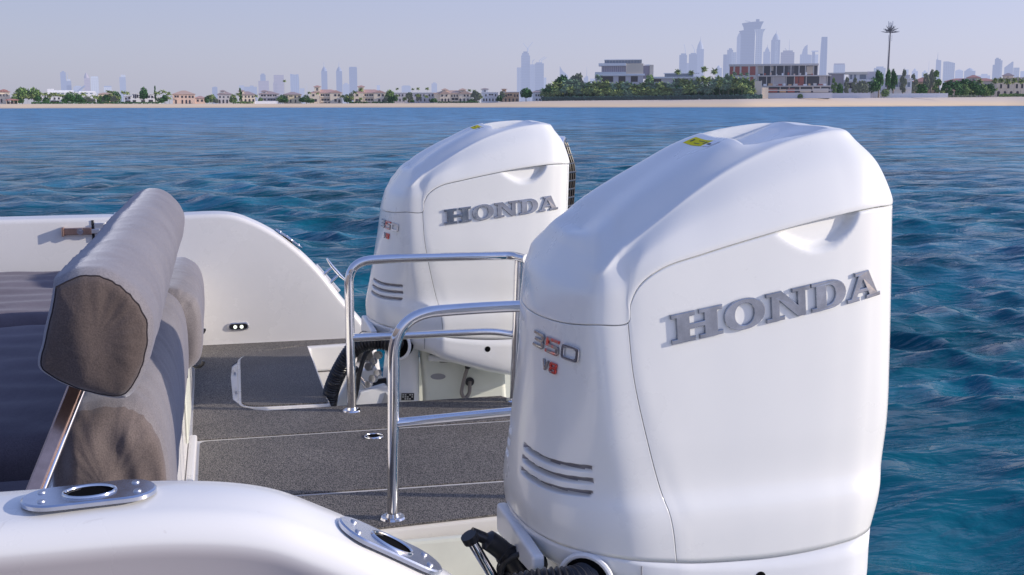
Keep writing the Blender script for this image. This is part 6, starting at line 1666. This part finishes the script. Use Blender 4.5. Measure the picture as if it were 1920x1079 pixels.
hedge('clipped hedge under the palms at the right edge', 1873, 1960, 176.5, 182.5, 2, 'mid', 1600, .4, th=2)
hedge('dense leafy understorey of the palm grove', 1019, 1425, 160, 187, 14, 'dark', 9000, .75, name='shrubbery', th=8)
hedge('darker leafy understorey at the back of the palm grove', 1030, 1422, 154, 187, 22, 'dark', 6000, .8, name='shrubbery', th=6)
rg2 = random.Random(21)
STRIP = [(25, 230), (300, 325), (386, 410), (436, 450), (478, 490), (524, 536), (564, 584), (640, 666), (722, 742), (742, 818), (884, 905), (934, 940), (1764, 1868)]
for a_, b_ in STRIP:
    x_ = a_ + 3
    while x_ < b_:
        far_right = x_ > 1700
        k_ = rg2.random()
        yb_ = 184 if far_right else 195
        if k_ < .6: tree('leafy garden tree in the planted strip between the beach houses', x_, rg2.uniform(9, 16) * (1.5 if far_right else 1), yb_ - rg2.uniform(9, 17) * (1.6 if far_right else 1), yb_, rg2.choice(['bush', 'round']), rg2.choice(['dark', 'mid', 'dark', 'olive']), 'leafy garden trees between the beach houses', extra=14)
        else: palm('garden palm in the planted strip between the beach houses', x_, rg2.uniform(9, 12), yb_ - rg2.uniform(14, 21), yb_, 'palm', False, 'garden palms between the beach houses', extra=12)
        x_ += rg2.uniform(6, 10) * (1.6 if 742 <= x_ < 818 else 1)
# single trees along the shore
TR_ = [(43, 24, 166, 'round', 'mid', 'round green tree on the far left, left of a pair'), (65, 26, 166.5, 'round', 'mid', 'round green tree on the far left, right of a pair'),
       (136, 30, 174, 'bush', 'mid', 'bright bushy tree under the crane jib'), (218, 20, 173, 'bush', 'dark', 'round dark bush left of the white modern villa'), (271, 16, 165, 'round', 'dark', 'dark tree rising behind the white modern villa'),
       (293, 7, 163, 'tall', 'dark', 'narrow pointed pine behind the white modern villa'), (438, 13, 178, 'bush', 'mid', 'small tree between the grey villa and the hedge'), (452, 9, 166, 'tall', 'dark', 'slim dark tree beside the cream villa turret'),
       (489, 8, 183, 'bush', 'mid', 'little bush left of the gallery villa'), (531, 14, 178, 'bush', 'dark', 'dark shrub at the foot of the tall date palm'), (575, 14, 178, 'bush', 'dark', 'dark shrub between two cream villas'),
       (652, 16, 177, 'bush', 'dark', 'dark tree between the matching villas'), (660, 12, 174, 'round', 'olive', 'olive tree behind the hedge of the matching villas'), (732, 20, 169, 'round', 'mid', 'bright green tree right of the matching villas'),
       (768, 20, 173, 'spread', 'olive', 'olive tree in front of the long flat villa'), (786, 14, 176, 'spread', 'olive', 'smaller olive tree in front of the long flat villa'), (893, 20, 170, 'spread', 'olive', 'spreading tree right of the wide gabled villa'),
       (943, 14, 171, 'spread', 'olive', 'wispy tree between the white and orange villas'), (987, 25, 165, 'round', 'dark', 'big round dark tree by the water end of the grove'), (890, 9, 186, 'bush', 'dark', 'small dark bush below the gabled villa'),
       (400, 12, 178, 'bush', 'mid', 'shrub behind the bright yellow palm'), (150, 14, 180, 'bush', 'dark', 'shrub right of the bright bushy tree'),
       (1564, 14, 148, 'tall', 'mid', 'slim dark tree left of the first pale modern villa'), (1575, 12, 157, 'round', 'dark', 'low dark tree beside the slim one'), (1587, 17, 147, 'tall', 'olive', 'slim olive tree in front of the first pale modern villa'),
       (1602, 17, 148, 'tall', 'olive', 'upright olive tree before the first pale balcony'), (1617, 22, 152, 'round', 'olive', 'rounded olive tree before the first pale modern villa'), (1638, 24, 147, 'round', 'dark', 'large dark round tree between the two pale modern villas'),
       (1648, 20, 133, 'spread', 'dark', 'dark tree crown left of the palm mast'), (1664, 14, 133, 'spread', 'dark', 'dark tree crown at the foot of the palm mast'), (1675, 14, 133, 'spread', 'dark', 'open tree crown right of the palm mast'),
       (1693, 19, 134, 'tall', 'olive', 'tall open tree before the second pale modern villa'), (1713, 19, 142, 'tall', 'olive', 'narrow dark tree left of the orange villa'), (1728, 24, 158, 'round', 'dark', 'dark round tree covering the orange villa'),
       (1753, 26, 136, 'tall', 'mid', 'tallest dark tree right of the orange villa'), (1745, 12, 133, 'spread', 'olive', 'thin topped tree over the orange villa'), (1660, 16, 168, 'bush', 'mid', 'low bush behind the bright white wall'),
       (1785, 36, 153, 'round', 'dark', 'wide dark tree left of the palms on the right'), (1812, 44, 151, 'round', 'dark', 'widest dark tree on the right shore'), (1846, 28, 160, 'bush', 'dark', 'dark bush between the right hand palms'),
       (1736, 12, 141, 'round', 'olive', 'small pale tree behind the orange villa roof'), (1501, 9, 176.5, 'bush', 'mid', 'small bush on the sand against the white site wall')]
for px, w, yt, k, l, lab in TR_:
    yb = interp(px, [(0, 195), (900, 194), (1000, 190), (1500, 185), (1920, 184)])
    tree(lab, px, w, yt, yb, k, l, extra=(-2 if px == 1501 else 10 if px in (893, 987, 768) else 22))
PM_ = [(86, 12, 174, 'first palm of the cluster before the white porch villa'), (93, 12, 176, 'second palm of the cluster before the white porch villa'), (101, 13, 174, 'third palm of the cluster before the white porch villa'), (110, 12, 175, 'fourth palm of the cluster before the white porch villa'),
       (118, 12, 177, 'last palm of the cluster before the white porch villa'), (30, 12, 175, 'palm between the cream villa and the round trees'), (158, 14, 173, 'tall palm right of the bushy tree'), (168, 12, 180, 'short palm in front of the long white building'), (178, 12, 178, 'palm just left of the yellow villa'),
       (205, 12, 170, 'palm head over the yellow villa, left'), (212, 11, 171, 'palm head over the yellow villa, right'), (233, 12, 171, 'palm left of the white modern villa'), (241, 11, 172, 'palm behind the left end of the white modern villa'), (297, 16, 170, 'big palm at the right end of the white modern villa'),
       (308, 13, 169, 'tall thin palm left of the peach villa'), (318, 13, 172, 'palm touching the peach villa'), (312, 12, 180, 'short palm below the tall thin one'), (394, 15, 178, 'bright yellow green palm by the low wing house'), (535.5, 8, 151, 'lone tall date palm against the pinkish tower'),
       (581, 10, 172, 'palm in front of the left matching villa'), (667, 12, 169, 'palm left of the right matching villa turret'), (678, 12, 165, 'tall palm before the right matching villa turret'), (596, 8, 173, 'little palm by the left matching villa door'), (677, 10, 182, 'short palm on the lawn of the right matching villa'),
       (746, 8, 165, 'palm head over the long flat villa, first'), (775, 8, 165.5, 'palm head over the long flat villa, second'), (785, 9, 164, 'palm head over the long flat villa, third'), (802, 10, 164, 'palm head over the long flat villa, fourth'), (881, 9, 167, 'palm behind the right gable of the wide villa'), (890, 9, 168, 'palm behind and right of the wide villa'),
       (1734, 11, 140, 'small palm head beyond the orange villa'), (1835, 15, 150, 'palm in front of the sprawling red roofs'), (1864, 14, 150, 'first palm before the right edge villa'), (1875, 14, 149, 'second palm before the right edge villa'), (1888, 16, 150, 'third palm before the right edge villa'), (1901, 16, 149, 'fourth palm before the right edge villa'), (1914, 16, 149, 'fifth palm before the right edge villa, at the frame')]
for px, w, yt, lab in PM_:
    yb = interp(px, [(0, 195), (900, 194), (1500, 185), (1920, 183)])
    palm(lab, px, w, yt, yb, 'palm' if px != 394 else 'palm', px > 1800, extra=16 if px not in (746, 775, 785, 802, 881, 890, 205, 212, 1734) else 50)
# telecom mast made to look like a palm
d = dbase(1664) + 60; B = Bld('telecom_mast', 'very tall telecom mast disguised as a palm tree', 'mast', 1647, 1684, 182, d)
m = MB(); m.tube([(B.X(1663.2), 0, 0), (B.X(1664.4), 0, B.Z(62))], [.75, .42], 10); m.build('trunk', STEEL, B.root)
m = MB(); m.tube([(B.X(1661.5), .5, 0), (B.X(1661.8), .5, B.Z(68))], .07, 5); m.build('feeder_cable', STEEL, B.root)
m = MB()
for k in range(4): 
    for x in (1661.5, 1668.0): m.box(B.X(x) - .08, B.X(x) + .08, -.8, -.6, B.Z(78), B.Z(67))
    m.box(B.X(1661.5), B.X(1668), -.8, -.7, B.Z(67.4 + k * 3.4), B.Z(67 + k * 3.4))
m.build('service_cage', hz('cage', (.35, .33, .38), .3), B.root)
rg = random.Random(3); c = Vector((B.X(1664.5), 0, B.Z(62)))
for tier, (n, up, L, dy) in enumerate(((15, .05, 19, 0), (13, .42, 17, .6), (11, .85, 15, 1.4))):
    for i in range(n):
        a = 2 * PI * i / n + tier; u_ = up + rg.uniform(-.06, .06); Lm = L * B.s * rg.uniform(.88, 1.03); dr = Vector((math.cos(a) * math.cos(u_), math.sin(a) * math.cos(u_), math.sin(u_)))
        p = c + Vector((0, 0, dy * .5)); pts = [p.copy()]
        for k in range(4): p = p + dr * Lm / 4; dr = (dr + Vector((0, 0, .02 if tier == 0 else -.02))).normalized(); pts.append(p.copy())
        m = MB(); sd = Vector((-math.sin(a), math.cos(a), 0)); W_ = [.16, .42, .50, .34, .04]
        vs = []
        for q, wd in zip(pts, W_): vs += [q - sd * wd - Vector((0, 0, wd * .8)), q, q + sd * wd - Vector((0, 0, wd * .8))]
        m.add(vs, [(k * 3 + j, k * 3 + j + 1, k * 3 + j + 4, k * 3 + j + 3) for k in range(4) for j in range(2)]); m.build('frond', STEEL, B.root)
for x, y0, y1 in ((1660.5, 41.5, 52), (1662.5, 44, 54), (1664.5, 43, 56), (1666.5, 45, 54), (1668.3, 41.5, 52)):
    m = MB(); m.box(B.X(x) - .16, B.X(x) + .16, -.16, .16, B.Z(y1), B.Z(y0)); m.build('antenna_panel', hz('antenna', (.22, .24, .30), .2), B.root)
m = MB(); m.tube([(c.x, 0, c.z), (c.x, 0, B.Z(52))], .35, 8); m.build('antenna_post', STEEL, B.root)
# ------------------------------------------------------------------ camera
cam = bpy.data.cameras.new('camera'); co = bpy.data.objects.new('camera', cam); COL.objects.link(co)
cam.sensor_fit = 'HORIZONTAL'; cam.sensor_width = 36; cam.lens = 36 * FPX / 1920
cam.clip_start = .05; cam.clip_end = 60000
r2 = CR * math.cos(ROLL) + CU * math.sin(ROLL); u2 = CU * math.cos(ROLL) - CR * math.sin(ROLL)
co.matrix_world = Matrix(((r2.x, u2.x, -CF.x, 0), (r2.y, u2.y, -CF.y, 0), (r2.z, u2.z, -CF.z, ZC), (0, 0, 0, 1)))
scene.camera = co
HZ = [(.535, .54, .67, 1), (.465, .48, .655, 1), (.31, .385, .68, 1), (.18, .27, .58, 1)]; HG = (.58, 1.18)
# ------------------------------------------------------------------ light
SUN_DIR = Vector((.89, -.29, .31)).normalized()      # towards the sun
el = math.asin(SUN_DIR.z); az = math.atan2(SUN_DIR.x, SUN_DIR.y)
L = bpy.data.lights.new('sun', 'SUN'); lo = bpy.data.objects.new('sun', L); COL.objects.link(lo)
L.energy = 4.5; L.angle = math.radians(.55); L.color = (1, .90, .78)
lo.rotation_euler = (-SUN_DIR).to_track_quat('-Z', 'Y').to_euler(); lo.location = (5, -5, 8)
w = bpy.data.worlds.new('World'); scene.world = w; w.use_nodes = True
nt = w.node_tree; bg = nt.nodes['Background']
sky = nt.nodes.new('ShaderNodeTexSky'); sky.sky_type = 'NISHITA'; sky.sun_disc = False
sky.sun_elevation = el; sky.sun_rotation = az; sky.altitude = 0; sky.air_density = 1.0; sky.dust_density = 1.5; sky.ozone_density = 3.0
SKYMUL = (.85, .84, .98, 1)
tint = nt.nodes.new('ShaderNodeMixRGB'); tint.blend_type = 'MULTIPLY'; tint.inputs[0].default_value = 1
tint.inputs[2].default_value = SKYMUL
nt.links.new(sky.outputs[0], tint.inputs[1]); nt.links.new(tint.outputs[0], bg.inputs[0])
bg.inputs[1].default_value = .05
# humid haze: a pale lavender veil, brightest low and towards the sun
bg2 = nt.nodes.new('ShaderNodeBackground'); tc = nt.nodes.new('ShaderNodeTexCoord')
sx = nt.nodes.new('ShaderNodeSeparateXYZ'); nt.links.new(tc.outputs['Generated'], sx.inputs[0])
rp = nt.nodes.new('ShaderNodeValToRGB'); nt.links.new(sx.outputs['Z'], rp.inputs[0])
el_ = rp.color_ramp.elements
el_[0].position = 0.0; el_[0].color = HZ[0]
el_[1].position = 1.0; el_[1].color = HZ[3]
e = el_.new(.07); e.color = HZ[1]
e = el_.new(.28); e.color = HZ[2]
dn = nt.nodes.new('ShaderNodeVectorMath'); dn.operation = 'DOT_PRODUCT'; dn.inputs[1].default_value = (SUN_DIR.x, SUN_DIR.y, 0)
nt.links.new(tc.outputs['Generated'], dn.inputs[0])
mr = nt.nodes.new('ShaderNodeMapRange'); mr.inputs['From Min'].default_value = -1; mr.inputs['From Max'].default_value = 1
mr.inputs['To Min'].default_value = HG[0]; mr.inputs['To Max'].default_value = HG[1]
nt.links.new(dn.outputs['Value'], mr.inputs['Value'])
nt.links.new(rp.outputs[0], bg2.inputs[0]); nt.links.new(mr.outputs[0], bg2.inputs[1])
ad = nt.nodes.new('ShaderNodeAddShader'); nt.links.new(bg.outputs[0], ad.inputs[0]); nt.links.new(bg2.outputs[0], ad.inputs[1])
nt.links.new(ad.outputs[0], nt.nodes['World Output'].inputs[0])
scene.view_settings.view_transform = 'Standard'; scene.view_settings.look = 'None'; scene.view_settings.exposure = 0
scene.cycles.max_bounces = 8
